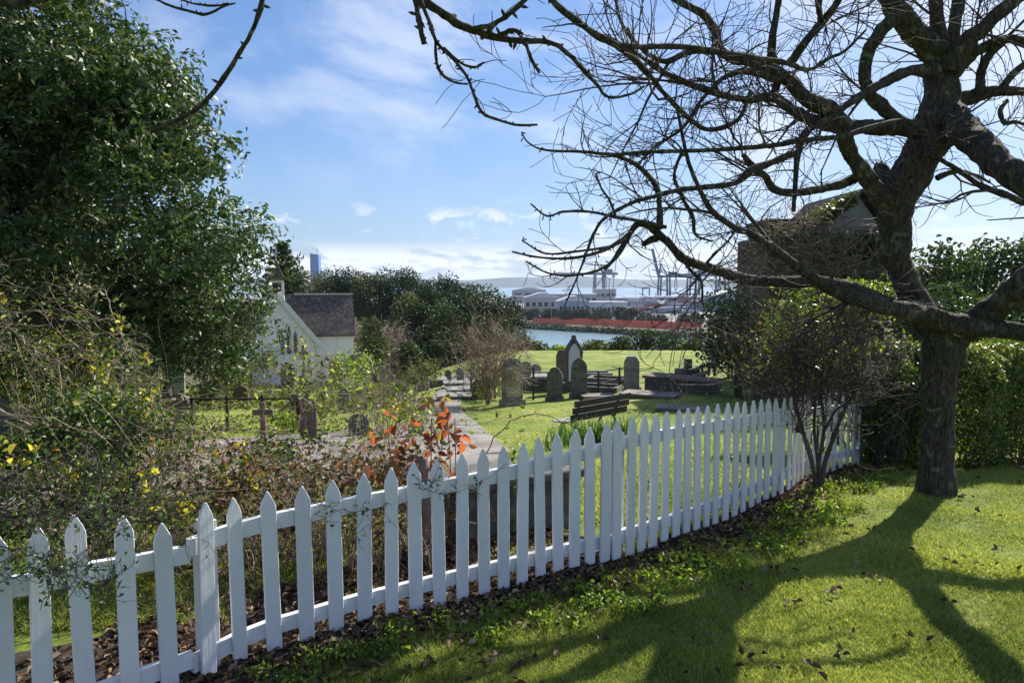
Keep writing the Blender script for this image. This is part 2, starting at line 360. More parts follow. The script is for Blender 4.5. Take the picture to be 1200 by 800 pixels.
strip('path', [((1184, 545), (1240, 575)), ((1200, 528), (1290, 545)), ((1260, 500), (1340, 515))], surf('brick_path', [(.3, (.2, .13, .11)), (.7, (.34, .26, .23))], 12, .9, .5), .02, 'pinkish paved path by the hedge at the right edge', 'path')
# ---------------------------------------------------------------- fence line
FU = [(-55, 2.85, 640), (-8, 2.95, 628), (39, 3.05, 617), (91, 3.2, 602), (144, 3.33, 604), (192, 3.45, 612), (238, 3.58, 589), (276, 3.75, 583), (317, 3.88, 575), (356, 3.97, 569), (391, 4.06, 562), (425, 4.15, 555), (457, 4.22, 548), (486, 4.29, 541), (514, 4.36, 537), (541, 4.43, 531), (567, 4.5, 526), (590, 4.56, 523), (612, 4.62, 519), (634, 4.70, 512), (655, 4.78, 507), (674, 4.85, 503), (692.5, 4.91, 500), (710, 4.97, 496), (724, 5.04, 492), (740, 5.12, 488), (754, 5.2, 486), (767, 5.28, 485), (781, 5.38, 482), (794.5, 5.48, 480), (807, 5.58, 478), (819, 5.68, 476), (830.5, 5.79, 475), (841, 5.89, 473), (853, 6.0, 472), (864, 6.12, 471), (874, 6.23, 470), (884, 6.34, 469), (892, 6.45, 468), (901, 6.57, 467), (910, 6.68, 466), (919, 6.8, 466), (927, 6.95, 466), (933, 7.1, 466), (938, 7.25, 465), (943, 7.4, 464), (949, 7.55, 463), (956, 7.7, 462), (964, 7.86, 461), (972, 8.02, 461), (980, 8.18, 460), (988, 8.34, 460), (996, 8.5, 460), (1003, 8.66, 460), (1010, 8.82, 460), (1017, 9.0, 460)]
FP = np.array([P(u, v, Y) for u, Y, v in FU])
rng = np.random.default_rng(3); rr = random.Random(5)
fence = thing('picket_fence', (FP[20][0], FP[20][1], ground(FP[20][0], FP[20][1])), 'white painted wooden picket fence running diagonally between lawn and graveyard', 'fence')
tang = unit(np.gradient(FP[:, :2], axis=0)); nrm = np.stack([-tang[:, 1], tang[:, 0]], 1)     # +: away from camera
bot = []
for k, p in enumerate(FP):
    zb = ground(p[0], p[1])+(.035 if k < 20 else .05); H = p[2]-zb; bot.append((zb, H)); wd = .083*rr.uniform(.95, 1.05)*(1 if k < 41 else .92); th = .02
    hd = .085
    outl = [(-wd/2, 0), (wd/2, 0), (wd/2, H-hd), (wd*.36, H-hd*.62), (.004, H), (-.004, H), (-wd*.36, H-hd*.62), (-wd/2, H-hd)]
    rz = math.atan2(tang[k][1], tang[k][0])+rr.uniform(-.05, .05); lean = rr.uniform(-.02, .02)
    mb = MB(); mb.prism(outl, (p[0], p[1], zb), rz, th)
    mb.v = [(x+(z-zb)*lean*tang[k][0], y+(z-zb)*lean*tang[k][1], z) for x, y, z in mb.v]
    mb.build('picket', m_paint, fence, bev=.003)
def rail(k0, k1, off, h, lowf, name='rail', dz=0):
    V = []; Fs = []; 
    ks = list(range(k0, k1+1)); n = len(ks)
    top = np.array([lowf(k) for k in ks]); c = np.polyfit(np.arange(n), top, 2 if n > 6 else 1); top = np.polyval(c, np.arange(n))+dz
    for q, k in enumerate(ks):
        e = 0
        p = FP[k][:2].copy()
        if q == 0: p = p-tang[k]*EXT[0]
        if q == n-1: p = p+tang[k]*EXT[1]
        a = p+nrm[k]*(.0125); b_ = p+nrm[k]*(.0125+off); zt = top[q]
        V += [(a[0], a[1], zt-h), (a[0], a[1], zt), (b_[0], b_[1], zt), (b_[0], b_[1], zt-h)]
    for q in range(n-1):
        for s in range(4): Fs.append((q*4+s, q*4+(s+1) % 4, q*4+4+(s+1) % 4, q*4+4+s))
    Fs += [(3, 2, 1, 0), (4*n-4, 4*n-3, 4*n-2, 4*n-1)]
    mesh(name, V, Fs, m_paint, fence)
for k0, k1, dz in ((0, 5, -.05), (6, 25, 0), (25, 42, .004), (42, len(FP)-1, 0)):
    EXT = (.05, .12) if k0 == 0 else (.07, .05); rail(k0, k1, .04, .088, lambda k: FP[k][2]-.145, dz=dz)
    rail(k0, k1, .04, .085, lambda k: ground(*FP[k][:2])+(.175 if k < 10 else .215 if k < 24 else .235), dz=dz*.3)
for k, s in ((6, .42), (25, -.4), (42, -.1), (55, 0), (0, .2)):
    p = FP[k][:2]+tang[k]*s*.13+nrm[k]*.1; zt = FP[k][2]-.12; z0 = ground(*p)-.1
    mb = MB(); mb.box((p[0], p[1], z0), (.09, .09, zt-z0), math.atan2(tang[k][1], tang[k][0])); mb.build('post', m_paint, fence, bev=.004)
# dark soil edging along the fence foot, camera side
V = []; n = len(FP)
E = smooth_path(np.column_stack([FP[:, 0], FP[:, 1], nrm]), 3); m = 6
for q, r_ in enumerate(E):
    for k in range(m):
        s = (.10-.36*k/(m-1)) if k else .10
        s2 = s+(.06*math.sin(q*.9)*math.sin(q*.23) if k == m-1 else 0)
        p = r_[:2]+r_[2:]*s2; V.append((p[0], p[1], ground(*p)+(.03 if k < m-2 else .014 if k == m-2 else -.006)))
o = mesh('soil_strip', V, [(q*m+k, q*m+k+1, (q+1)*m+k+1, (q+1)*m+k) for q in range(len(E)-1) for k in range(m-1)], m_soil, smooth=True); tag(o, 'dark bare soil edging along the foot of the fence', 'soil strip', kind='structure')
# bed of soil behind the left part of the fence
V = []; m = 9
for q, r_ in enumerate(E[:75]):
    for k in range(m):
        s = .1+(1.15+.25*math.sin(q*.35))*k/(m-1); p = r_[:2]+r_[2:]*s; V.append((p[0], p[1], ground(*p)+(.022 if k < m-1 else -.01)))
o = mesh('flower_bed', V, [(q*m+k, q*m+k+1, (q+1)*m+k+1, (q+1)*m+k) for q in range(74) for k in range(m-1)], m_soil, smooth=True); tag(o, 'brown soil bed behind the fence covered by fallen leaves', 'flower bed', kind='structure')
# ---------------------------------------------------------------- grass blades, litter
def side(px, py):      # signed distance to the fence: + beyond it
    d = (px[:, None]-E[None, ::2, 0])**2+(py[:, None]-E[None, ::2, 1])**2; j = d.argmin(1)*2
    return (px-E[j, 0])*E[j, 2]+(py-E[j, 1])*E[j, 3]
def fan_points(n, y0, y1, umin, umax, pw=1.0):
    t = rng.random(n); Y = 1/(1/y0+(1/y1-1/y0)*t) if pw == 1 else y0+(y1-y0)*t**pw
    u = rng.uniform(umin, umax, n); return (u-600)/F*Y, Y
def blades(name, X, Y, hgt, wid, mat, label):
    n = len(X); Z = HT(X, Y); a = rng.uniform(0, 2*math.pi, n); h = hgt*rng.uniform(.5, 1.4, n)
    dx, dy = np.cos(a), np.sin(a); lean = rng.normal(0, .8, (n, 2))*h[:, None]; w_ = wid*rng.uniform(.7, 1.3, n)
    v0 = np.stack([X-dx*w_, Y-dy*w_, Z-.003], 1); v1 = np.stack([X+dx*w_, Y+dy*w_, Z-.003], 1)
    v2 = np.stack([X+lean[:, 0], Y+lean[:, 1], Z+h], 1); V = np.stack([v0, v1, v2], 1).reshape(-1, 3)
    o = mesh(name, V, np.arange(3*n).reshape(-1, 3), mat); tag(o, label, 'grass', kind='stuff'); return o
X, Y = fan_points(520000, 2.9, 12, 330, 1320); s = side(X, Y)
lump = np.sin(X*5.1+Y*2.3)*np.sin(Y*6.3-X*1.9)+.6*np.sin(X*13+1)*np.sin(Y*11)
keep = (s < -.2+.06*np.sin(X*9)) & (rng.random(len(X)) < .72+.4*lump)
blades('grass', X[keep], Y[keep], .027, .0030, m_grass, 'short bright green grass of the lawn in front of the fence')
X, Y = fan_points(150000, 4.2, 20, -80, 1000); s = side(X, Y)
pth = np.zeros(len(X), bool)
def in_quadstrip(X, Y, px):
    from_pts = [G(*a)[:2] for a, _ in px]+[G(*b_)[:2] for _, b_ in reversed(px)]; poly = np.array(from_pts); ins = np.zeros(len(X), bool)
    for i in range(len(poly)):
        x1, y1 = poly[i]; x2, y2 = poly[(i+1) % len(poly)]
        c = ((y1 > Y) != (y2 > Y)) & (X < (x2-x1)*(Y-y1)/(y2-y1+1e-9)+x1); ins ^= c
    return ins
PATH1 = [((-140, 640), (-140, 556)), ((0, 612), (0, 535)), ((150, 590), (150, 524)), ((300, 575), (300, 513)), ((430, 562), (420, 503)), ((520, 556), (500, 494)), ((610, 556), (540, 490))]
PATH2 = [((600, 532), (430, 540)), ((562, 500), (470, 512)), ((540, 480), (492, 488)), ((545, 462), (505, 468)), ((556, 447), (522, 449))]
keep = (s > .55+.35*np.sin(X*5+Y*2)) & ~in_quadstrip(X, Y, PATH1) & ~in_quadstrip(X, Y, PATH2)
keep |= (s > .12) & (X > .9)
blades('grass', X[keep], Y[keep], .05, .005, m_grass, 'yellow green grass between the fence and the graves')
def litter(name, X, Y, size, label, lift=.012):
    Z = HT(X, Y)+lift+rng.uniform(0, .02, len(X)); nn = np.zeros((len(X), 3)); nn[:, 2] = 1
    V, Fq = leaf_arrays(np.stack([X, Y, Z], 1), rng, size, .6, nn, .45)
    o = mesh(name, V, Fq, m_litter); tag(o, label, 'fallen leaves', kind='stuff'); return o
q = rng.integers(0, len(E), 5200); s = -rng.exponential(.17, 5200)+.04; s[:2400] = rng.uniform(.05, .95, 2400)
jj = q.copy(); jj[:2400] = rng.integers(0, 75, 2400)
X = E[jj, 0]+E[jj, 2]*s+rng.normal(0, .03, 5200); Y = E[jj, 1]+E[jj, 3]*s+rng.normal(0, .03, 5200)
litter('leaf_litter', X, Y, .055, 'brown dead leaves heaped along the foot of the fence', .03)
# scattered clumps of leaves on the lawn
cu = rng.uniform(330, 1230, 75); cvy = rng.uniform(0, 1, 75); CX, CY = [], []
for u, t_ in zip(cu, cvy):
    Yc = 1/(1/3.4+(1/7.5-1/3.4)*t_); Xc = (u-600)/F*Yc; k = rng.integers(1, 7)
    CX += list(Xc+rng.normal(0, .05, k)); CY += list(Yc+rng.normal(0, .05, k))
CX = np.array(CX); CY = np.array(CY); s = side(CX, CY) < -.15
litter('leaf_litter', CX[s], CY[s], .048, 'crisp brown autumn leaves scattered over the sunny lawn', .03)
# ground weeds: low broad-leaf tufts near fence
C = []; 
for _ in range(150):
    q = rng.integers(20, len(E)); s = -rng.uniform(.12, .7); p = E[q, :2]+E[q, 2:]*s; k = rng.integers(20, 60)
    a = rng.normal(0, .05, (k, 2))+p; C.append(np.column_stack([a, HT(a[:, 0], a[:, 1])+rng.uniform(.01, .07, k)]))
X, Y = fan_points(60000, 3, 10, 330, 1100); s = side(X, Y); keep = (s < -.1) & (s > -.75) & (np.sin(X*7+Y*3)*np.sin(Y*5-X*4)+rng.normal(0, .3, len(X)) > .35)
blades('grass', X[keep], Y[keep], .06, .003, m_grass, 'longer darker grass tufts growing out of the litter along the fence')
o = leaves('weeds', np.concatenate(C), rng, .035, .55, m_green); tag(o, 'low green weeds sprouting in the leaf litter by the fence', 'weeds', kind='stuff')
# ================================================================ BARE TREE
TY = 7.0
from mathutils import noise as mn
def rough_tube(tb, S, k, amp):
    # resample finely, then push the rings in and out with bark-scale noise
    d = np.concatenate([[0], np.cumsum(np.linalg.norm(np.diff(S[:, :3], axis=0), axis=1))]); step = max(S[:, 3].mean()*.32, .02)
    q = np.arange(0, d[-1], step); S2 = np.column_stack([np.interp(q, d, S[:, c_]) for c_ in range(4)]); n0 = len(tb.V); tb.tube(S2[:, :3], S2[:, 3], k)
    V = tb.V[n0].reshape(len(S2), k, 3); C = S2[:, None, :3]; D = V-C
    for i_ in range(len(S2)):
        for j_ in range(k):
            p = V[i_, j_]; e = mn.noise(Vector((p[0]*7, p[1]*7, p[2]*3.5)))*1.1+abs(mn.noise(Vector((p[0]*24, p[1]*24, p[2]*8))))*.7+mn.noise(Vector((p[0]*50, p[1]*50, p[2]*30)))*.25
            D[i_, j_] *= .97+amp*(e-.25)
    tb.V[n0] = (C+D).reshape(-1, 3)
def limb(tb, pts, k=9, m=5, rough=.06):
    """rows u, v, Y, radius in photograph units -> tapering tube"""
    A = np.array([[*P(u, v, Y), r*Y/F] for u, v, Y, r in pts]); S = smooth_path(A, m)
    j = rng.normal(0, 1, (len(S), 3)); S[:, :3] += j*S[:, 3:4]*rough
    S[:, 3] = np.maximum(S[:, 3], .0015)
    if S[:, 3].mean() > .026: rough_tube(tb, S, 30 if S[:, 3].mean() > .09 else 18, .22)
    else: S[:, 3] *= rng.uniform(.86, 1.16, len(S)); tb.tube(S[:, :3], S[:, 3], k)
    return S
base = G(1098, 578); TY = base[1]
tree = thing('bare_tree', base, 'large leafless tree with a thick lichened trunk and spreading limbs at the right', 'tree')
tb = TB(14); LIMBS = []
T = limb(tb, [(1094, 620, TY, 32), (1096, 588, TY, 25), (1097, 570, TY, 21.5), (1099, 540, TY, 19), (1100, 490, TY, 18), (1102, 440, TY, 19), (1105, 410, TY, 23), (1106, 385, TY, 22), (1108, 366, TY, 12)], 18, 6, .0)
tb.build('trunk', m_bark, tree)
tb = TB(10)
L1 = [
 # stem up-left
 [(1104, 400, 7.1, 20), (1082, 362, 7.1, 16), (1060, 330, 7.15, 15), (1051, 300, 7.1, 16), (1048, 262, 7.1, 18), (1054, 228, 7.1, 22), (1070, 200, 7.1, 22), (1085, 175, 7.1, 22), (1096, 145, 7.1, 24), (1102, 112, 7.1, 19), (1105, 80, 7.1, 16), (1107, 62, 7, 13)],
 # right limb looping off and back
 [(1106, 402, 7, 20), (1135, 384, 6.8, 16), (1165, 362, 6.55, 15), (1205, 328, 6.2, 15), (1268, 296, 5.7, 15), (1300, 262, 5.5, 15), (1255, 236, 5.6, 15), (1195, 210, 5.85, 16), (1160, 180, 6.25, 17), (1130, 152, 6.75, 18), (1105, 128, 7.1, 19)],
 # thick near-horizontal branch crossing to the right edge
 [(1260, 400, 6.2, 12), (1200, 389, 6.4, 10.5), (1150, 383, 6.6, 12), (1100, 374, 6.75, 13), (1060, 364, 6.7, 11), (1030, 357, 6.6, 9.5), (1000, 350, 6.5, 8.5), (972, 338, 6.4, 7.5), (948, 322, 6.3, 6.5), (925, 305, 6.2, 5.5), (900, 287, 6.1, 4.8), (880, 274, 6, 4.3), (860, 266, 6, 4), (837, 250, 5.9, 3.6), (822, 227, 5.9, 3.2), (807, 190, 5.8, 2.6), (800, 160, 5.8, 2), (792, 120, 5.7, 1.3)],
 [(1065, 368, 6.9, 10), (1030, 352, 6.9, 8), (1000, 338, 6.8, 7.5), (975, 332, 6.7, 7), (950, 330, 6.7, 6.8), (912, 330, 6.6, 6.4), (875, 327, 6.5, 6.2), (850, 320, 6.4, 6), (825, 312, 6.3, 5.6), (800, 303, 6.2, 5.2), (785, 286, 6.1, 5), (772, 275, 6.1, 4.8), (760, 264, 6, 4.4), (747, 262, 6, 3.8), (738, 274, 6, 3.2), (727, 292, 6, 2.8), (717, 307, 6, 2), (708, 317, 6, 1.2)],
 # hub limb up-left
 [(1046, 245, 7.05, 14), (1022, 217, 7, 10.5), (1004, 192, 6.9, 9.5), (992, 168, 6.8, 9.5), (988, 146, 6.7, 10.5), (968, 126, 6.6, 10), (942, 114, 6.5, 8.5), (920, 92, 6.4, 7.5), (890, 75, 6.3, 6.8), (860, 69, 6.2, 6.2), (843, 58, 6.2, 6), (838, 36, 6.1, 5.3), (825, 18, 6.1, 4.8), (800, 4, 6, 4.4), (770, -14, 6, 4)],
 [(1085, 152, 7.1, 14), (1060, 150, 7, 10), (1030, 149, 6.9, 9), (1005, 149, 6.8, 9), (978, 147, 6.7, 8), (950, 141, 6.6, 7), (928, 129, 6.5, 6.5), (906, 114, 6.4, 6), (880, 117, 6.3, 4.6), (850, 112, 6.2, 4.2), (820, 103, 6.1, 3.8), (800, 95, 6, 3.4), (772, 82, 6, 3), (745, 62, 5.9, 2.4), (715, 45, 5.9, 1.8), (690, 40, 5.8, 1)],
 [(906, 112, 6.5, 5), (912, 90, 6.5, 5), (904, 62, 6.5, 4.6), (909, 25, 6.4, 4.2), (914, -12, 6.4, 3.8)],
 [(926, 74, 6.6, 5.2), (945, 48, 6.5, 5), (962, 28, 6.5, 5), (978, 8, 6.4, 4.4), (990, -15, 6.4, 4)],
 [(962, 32, 6.5, 3.6), (960, 10, 6.4, 3.2), (955, -12, 6.3, 2.8)],
 # loop left of the head
 [(1060, 148, 7, 9), (1036, 127, 6.95, 8), (1020, 112, 6.9, 7.4), (1014, 90, 6.9, 7), (1018, 62, 6.85, 7), (1030, 42, 6.8, 7.5), (1045, 24, 6.8, 8), (1058, 14, 6.8, 9)],
 [(1098, 82, 7, 9), (1070, 83, 6.95, 6.6), (1045, 92, 6.9, 6), (1022, 105, 6.8, 5.6), (1000, 118, 6.7, 5), (975, 136, 6.6, 4.6), (945, 155, 6.5, 4.2), (935, 180, 6.5, 3.8), (932, 215, 6.4, 3), (930, 250, 6.4, 2)],
 [(1106, 72, 7.1, 15), (1090, 55, 7.05, 14), (1070, 34, 7, 13), (1052, 12, 6.9, 12), (1036, -14, 6.9, 11)],
 [(1104, 60, 7.1, 11), (1099, 35, 7.1, 8.5), (1096, 0, 7, 8), (1092, -20, 7, 8)],
 [(1112, 60, 7.2, 10), (1118, 35, 7.2, 7.5), (1124, 0, 7.2, 7), (1126, -20, 7.2, 7)],
 [(1112, 82, 7, 13), (1132, 52, 6.9, 11), (1155, 30, 6.8, 9), (1180, 8, 6.7, 8), (1204, -10, 6.6, 7)],
 [(1116, 88, 7.1, 8), (1140, 64, 7, 7), (1165, 50, 7, 6), (1185, 46, 6.9, 5.4), (1210, 54, 6.8, 5)],
 [(1108, 128, 7.2, 13), (1132, 116, 7.2, 9.5), (1158, 108, 7.1, 6.8), (1185, 107, 7, 5.6), (1215, 109, 7, 5)],
 [(1150, 110, 7.1, 5.5), (1149, 88, 7.1, 5), (1158, 66, 7, 5), (1176, 48, 7, 5)],
 [(1170, 108, 7.1, 4.5), (1188, 86, 7, 4), (1210, 68, 7, 3.4)],
 [(1180, 118, 7, 2.4), (1172, 130, 6.9, 2.4), (1177, 144, 6.9, 2.6), (1190, 143, 6.9, 2), (1206, 148, 6.9, 1.6)],
 [(1035, 235, 7.2, 9), (1012, 208, 7.2, 6.5), (985, 216, 7.1, 5.8), (958, 222, 7, 5), (930, 226, 6.9, 4.6), (908, 222, 6.9, 4.6), (896, 206, 6.8, 4.4), (884, 196, 6.8, 3.6), (870, 180, 6.8, 2.4)],
 [(1048, 235, 7.1, 12), (1032, 200, 7.3, 9), (1028, 192, 7.35, 3)],
 [(1090, 160, 6.9, 4), (1062, 142, 6.7, 3), (1030, 147, 6.5, 3), (985, 160, 6.3, 3), (945, 164, 6.1, 3), (900, 171, 6, 2.8), (850, 175, 5.9, 2.6), (800, 177, 5.8, 2.4), (760, 178, 5.7, 2.2), (720, 181, 5.6, 2), (685, 178, 5.5, 1.7), (640, 176, 5.5, 1.3), (620, 168, 5.4, 1), (611, 155, 5.4, .8)],
 [(720, 182, 5.7, 2.2), (740, 190, 5.8, 2.6), (757, 203, 5.9, 2.9), (770, 222, 5.9, 3.2), (773, 245, 6, 3.4), (773, 268, 6.05, 4)],
 [(930, 180, 6.4, 3.6), (905, 190, 6.3, 3.8), (880, 200, 6.2, 4.4), (862, 214, 6.1, 3.4), (830, 219, 6, 3), (800, 222, 5.9, 2.8), (770, 229, 5.8, 2.6), (745, 236, 5.7, 2.3), (722, 247, 5.7, 2.1), (705, 259, 5.6, 2), (694, 278, 5.6, 1.8), (686, 300, 5.5, 1.6), (675, 328, 5.5, 1.2), (661, 360, 5.5, .8)],
 [(880, 108, 6.1, 2.6), (865, 140, 6, 2.6), (835, 152, 5.9, 2.8), (815, 145, 5.8, 2.6), (795, 127, 5.7, 2.8), (775, 106, 5.5, 2.9), (760, 86, 5.3, 3), (742, 68, 5.1, 3.4), (722, 53, 5, 3.9), (700, 42, 4.9, 4), (672, 22, 4.8, 3.8), (648, 2, 4.7, 3.6), (632, -14, 4.7, 3.6)],
 [(722, 54, 5, 3.4), (752, 55, 5.1, 3.2), (800, 55, 5.3, 3.2), (848, 62, 5.5, 3.2), (885, 68, 5.7, 3), (922, 74, 5.9, 2.8), (948, 82, 6, 2.4), (972, 68, 6, 2), (990, 60, 6, 1.6), (1015, 35, 6, 1.3)],
 [(745, 264, 6, 3), (735, 276, 5.9, 2.6), (714, 290, 5.8, 2.2), (690, 299, 5.7, 1.9), (660, 303, 5.7, 1.6), (628, 301, 5.6, 1.3), (600, 295, 5.6, 1)],
 [(780, 266, 6, 2.6), (750, 259, 5.9, 2.2), (720, 254, 5.8, 1.9), (690, 248, 5.7, 1.6), (660, 248, 5.6, 1.4), (641, 253, 5.6, 1.3), (622, 239, 5.5, .9)],
 [(735, 277, 5.9, 2), (718, 288, 5.8, 1.8), (680, 294, 5.7, 1.5), (640, 297, 5.7, 1.2), (612, 282, 5.6, .9)],
 [(740, 272, 6, 2), (724, 300, 5.9, 1.8), (700, 317, 5.8, 1.6), (665, 323, 5.8, 1.4), (640, 319, 5.7, 1.2), (616, 306, 5.7, .9)],
 [(722, 256, 5.8, 1.6), (715, 236, 5.8, 1.4), (705, 221, 5.7, 1.2), (698, 203, 5.7, .9)],
 [(774, 276, 6, 4.6), (762, 282, 6, 4), (754, 286, 5.9, 3.2)],
 [(800, 305, 6.2, 2.2), (812, 320, 6.2, 1.7), (822, 330, 6.2, 1.5), (823, 352, 6.2, 1.2), (826, 362, 6.2, 1)],
 [(825, 312, 6.3, 2), (840, 295, 6.4, 1.6), (852, 284, 6.5, 1.3), (862, 270, 6.5, 1.1)],
 [(1200, 238, 6.6, 4), (1178, 228, 6.6, 4), (1150, 218, 6.7, 3.5), (1128, 203, 6.8, 3), (1104, 188, 6.9, 2.4), (1080, 178, 6.9, 2)],
 [(1098, 208, 7.1, 4), (1120, 201, 7.1, 3), (1142, 205, 7.1, 2), (1160, 214, 7.1, 1.4)],
 # twin limbs dropping left and down in the middle distance
 [(838, 60, 6.2, 4), (820, 60, 6.1, 3.6), (805, 62, 6.1, 3.4), (780, 72, 6, 3.2), (755, 60, 6, 2.4), (730, 30, 6, 2), (720, -5, 6, 1.6)],
 [(912, 95, 6.3, 4), (880, 84, 6.2, 3.6), (860, 86, 6.2, 3.2), (842, 96, 6.1, 2.8), (820, 120, 6.1, 2.2), (800, 150, 6, 1.8), (770, 170, 6, 1.4), (745, 195, 6, 1.1)],
 [(800, 177, 5.9, 2), (790, 205, 5.9, 2), (800, 232, 6, 2.2), (812, 255, 6, 2.4), (815, 275, 6, 1.6), (835, 283, 6, 1.1)],
]
SL = [limb(tb, l) for l in L1]; tb.build('limbs', m_bark, tree)
# near hanging branches coming in from above
near = [
 [(486, -20, 3.6, 5), (497, 0, 3.6, 4.6), (520, 18, 3.6, 4.6), (548, 33, 3.65, 4.8), (575, 42, 3.7, 4.4), (605, 48, 3.75, 4), (640, 49, 3.8, 3.2), (660, 58, 3.8, 2.8), (680, 78, 3.85, 2.5), (700, 100, 3.9, 2.1), (713, 114, 3.9, 1.8), (740, 110, 3.9, 1.5), (755, 101, 3.9, 1.2)],
 [(555, 34, 3.65, 3.4), (575, 30, 3.6, 3), (592, 20, 3.6, 3), (608, 7, 3.6, 3), (625, -12, 3.6, 3)],
 [(582, 43, 3.7, 3), (600, 36, 3.7, 2.6), (613, 40, 3.7, 1.5)],
 [(484, -15, 3.5, 3.6), (488, 8, 3.5, 3.2), (492, 28, 3.5, 2.8), (497, 52, 3.5, 3.2)],
 [(490, -5, 3.5, 2.6), (503, 25, 3.5, 2.3), (512, 50, 3.5, 2.1), (532, 70, 3.5, 1.8), (548, 92, 3.5, 1.8), (556, 112, 3.5, 1.8), (565, 132, 3.5, 2), (585, 141, 3.5, 1.6), (608, 147, 3.5, 1.5), (630, 146, 3.5, 1.2)],
 [(510, 45, 3.5, 1.8), (512, 75, 3.5, 1.7), (521, 90, 3.5, 1.7), (535, 97, 3.5, 1.4), (548, 99, 3.5, 1)],
 [(520, 56, 3.5, 1.5), (540, 74, 3.5, 1.5), (556, 79, 3.5, 1.5), (568, 73, 3.5, 1.2)],
 [(616, 50, 3.7, 2.2), (622, 68, 3.7, 2), (632, 86, 3.7, 1.8)],
 [(310, -12, 3.3, 3), (305, 12, 3.3, 3), (294, 40, 3.3, 2.7), (277, 68, 3.3, 2.6), (258, 98, 3.35, 2.8), (235, 124, 3.4, 2.6), (205, 142, 3.5, 2.4), (178, 154, 3.6, 2)],
 [(172, -5, 3.2, 1.4), (200, 7, 3.2, 1.4), (225, 14, 3.2, 1.6), (242, 17, 3.2, 1.8), (262, 8, 3.2, 1.3), (276, 4, 3.2, .8)],
 [(204, -4, 3.2, 1), (225, 4, 3.2, 1.1), (250, 7, 3.2, 1.2), (268, 4, 3.2, .9)],
 [(0, 2, 2.6, 5), (30, 3, 2.6, 4), (55, -2, 2.6, 3)],
]
def buds(tb, S, every=.05, size=2.0):
    for j in range(1, len(S)-1):
        if rng.random() < .7:
            d = unit(rng.normal(size=3)); l = S[j, 3]*size*rng.uniform(.8, 1.8)+.004; p = S[j, :3]
            tb.tube([p, p+d*l*.6, p+d*l], [S[j, 3]*.5, S[j, 3]*.62, .0006], 5)
SN = []
for grp in ((0, 1, 2, 7), (3, 4, 5, 6), (8,), (9,), (10,), (11,)):
    tb2 = TB(8)
    for q in grp: S = limb(tb2, near[q], 8, 4, .1); SN.append(S); buds(tb2, S)
    tb2.build('hanging_branch', m_bark, tree)
# twigs, grown from every limb
def grow(tb, p, d, L, r, depth, curl, k=4, kids=(3, 6), up=.25, minr=.0016):
    n = 6 if depth > 0 else 5; pts = [p]; q = p.copy(); dd = d.copy(); cv = unit(rng.normal(size=3))*curl
    for i in range(n):
        dd = unit(dd+cv*.22+rng.normal(0, .13, 3)+np.array((0, 0, up*.12))); q = q+dd*L/n; pts.append(q.copy())
    pts = np.array(pts); rad = np.linspace(r, max(r*.35, minr), n+1); tb.tube(pts, rad, k)
    if depth > 0:
        for _ in range(rng.integers(*kids)):
            j = rng.integers(1, n+1); t = unit(pts[min(j, n)]-pts[j-1]); dn = unit(t*.75+unit(np.cross(t, rng.normal(size=3)))*.8)
            grow(tb, pts[j], dn, L*rng.uniform(.4, .75), max(rad[j]*.7, minr), depth-1, curl, 3, kids, up, minr)
tw = TB(4)
for idx, S in enumerate(SL):
    seg = np.linalg.norm(np.diff(S[:, :3], axis=0), axis=1).sum(); nn = int(seg/.155)
    for _ in range(nn):
        j = rng.integers(int(len(S)*.25), len(S)); r = S[j, 3]
        t = unit(S[min(j+1, len(S)-1), :3]-S[j-1, :3]); side_ = unit(np.cross(t, rng.normal(size=3))); side_ = unit(side_+np.array((-.35, -.1, .1)))
        if idx in (0, 1) and S[j, 2] < EYE+.4: continue
        uj = 600+S[j, 0]/S[j, 1]*F
        if uj < 640: continue
        if uj < 900 and S[j, 2] < EYE+.9 and rng.random() < .6: continue
        if r > .1 and rng.random() < .5: continue
        if rng.random() < .22 and uj > 760: grow(tw, S[j, :3].copy(), unit(t*.8+side_), rng.uniform(.6, 1.1), min(r*.7, .017)*rng.uniform(.7, 1), 2, .9, 5, (4, 7), .25, .0027)
        else: grow(tw, S[j, :3].copy(), unit(t*.55+side_), rng.uniform(.2, .6)*(1 if uj > 720 else .6), min(r*.6, .009)*rng.uniform(.6, 1), 1, 1.0, 4, (2, 5), .3, .0026)
for S in SN[:8]:
    for _ in range(3):
        j = rng.integers(3, len(S)); t = unit(S[j, :3]-S[j-1, :3]); grow(tw, S[j, :3].copy(), unit(t+rng.normal(0, .5, 3)), rng.uniform(.05, .14), .0028, 0, .6, 4)
for S in SL[12:]:                      # knobbly spurs along the thinner limbs
    for _ in range(int(len(S)*.9)):
        j = rng.integers(1, len(S)); d = unit(rng.normal(size=3)); p = S[j, :3]; l = rng.uniform(.012, .05)
        tw.tube([p, p+d*l*.5, p+d*(l*.8), p+d*l], [.004, .0045, .0065, .001], 5)
tw.build('twigs', m_twig, tree)
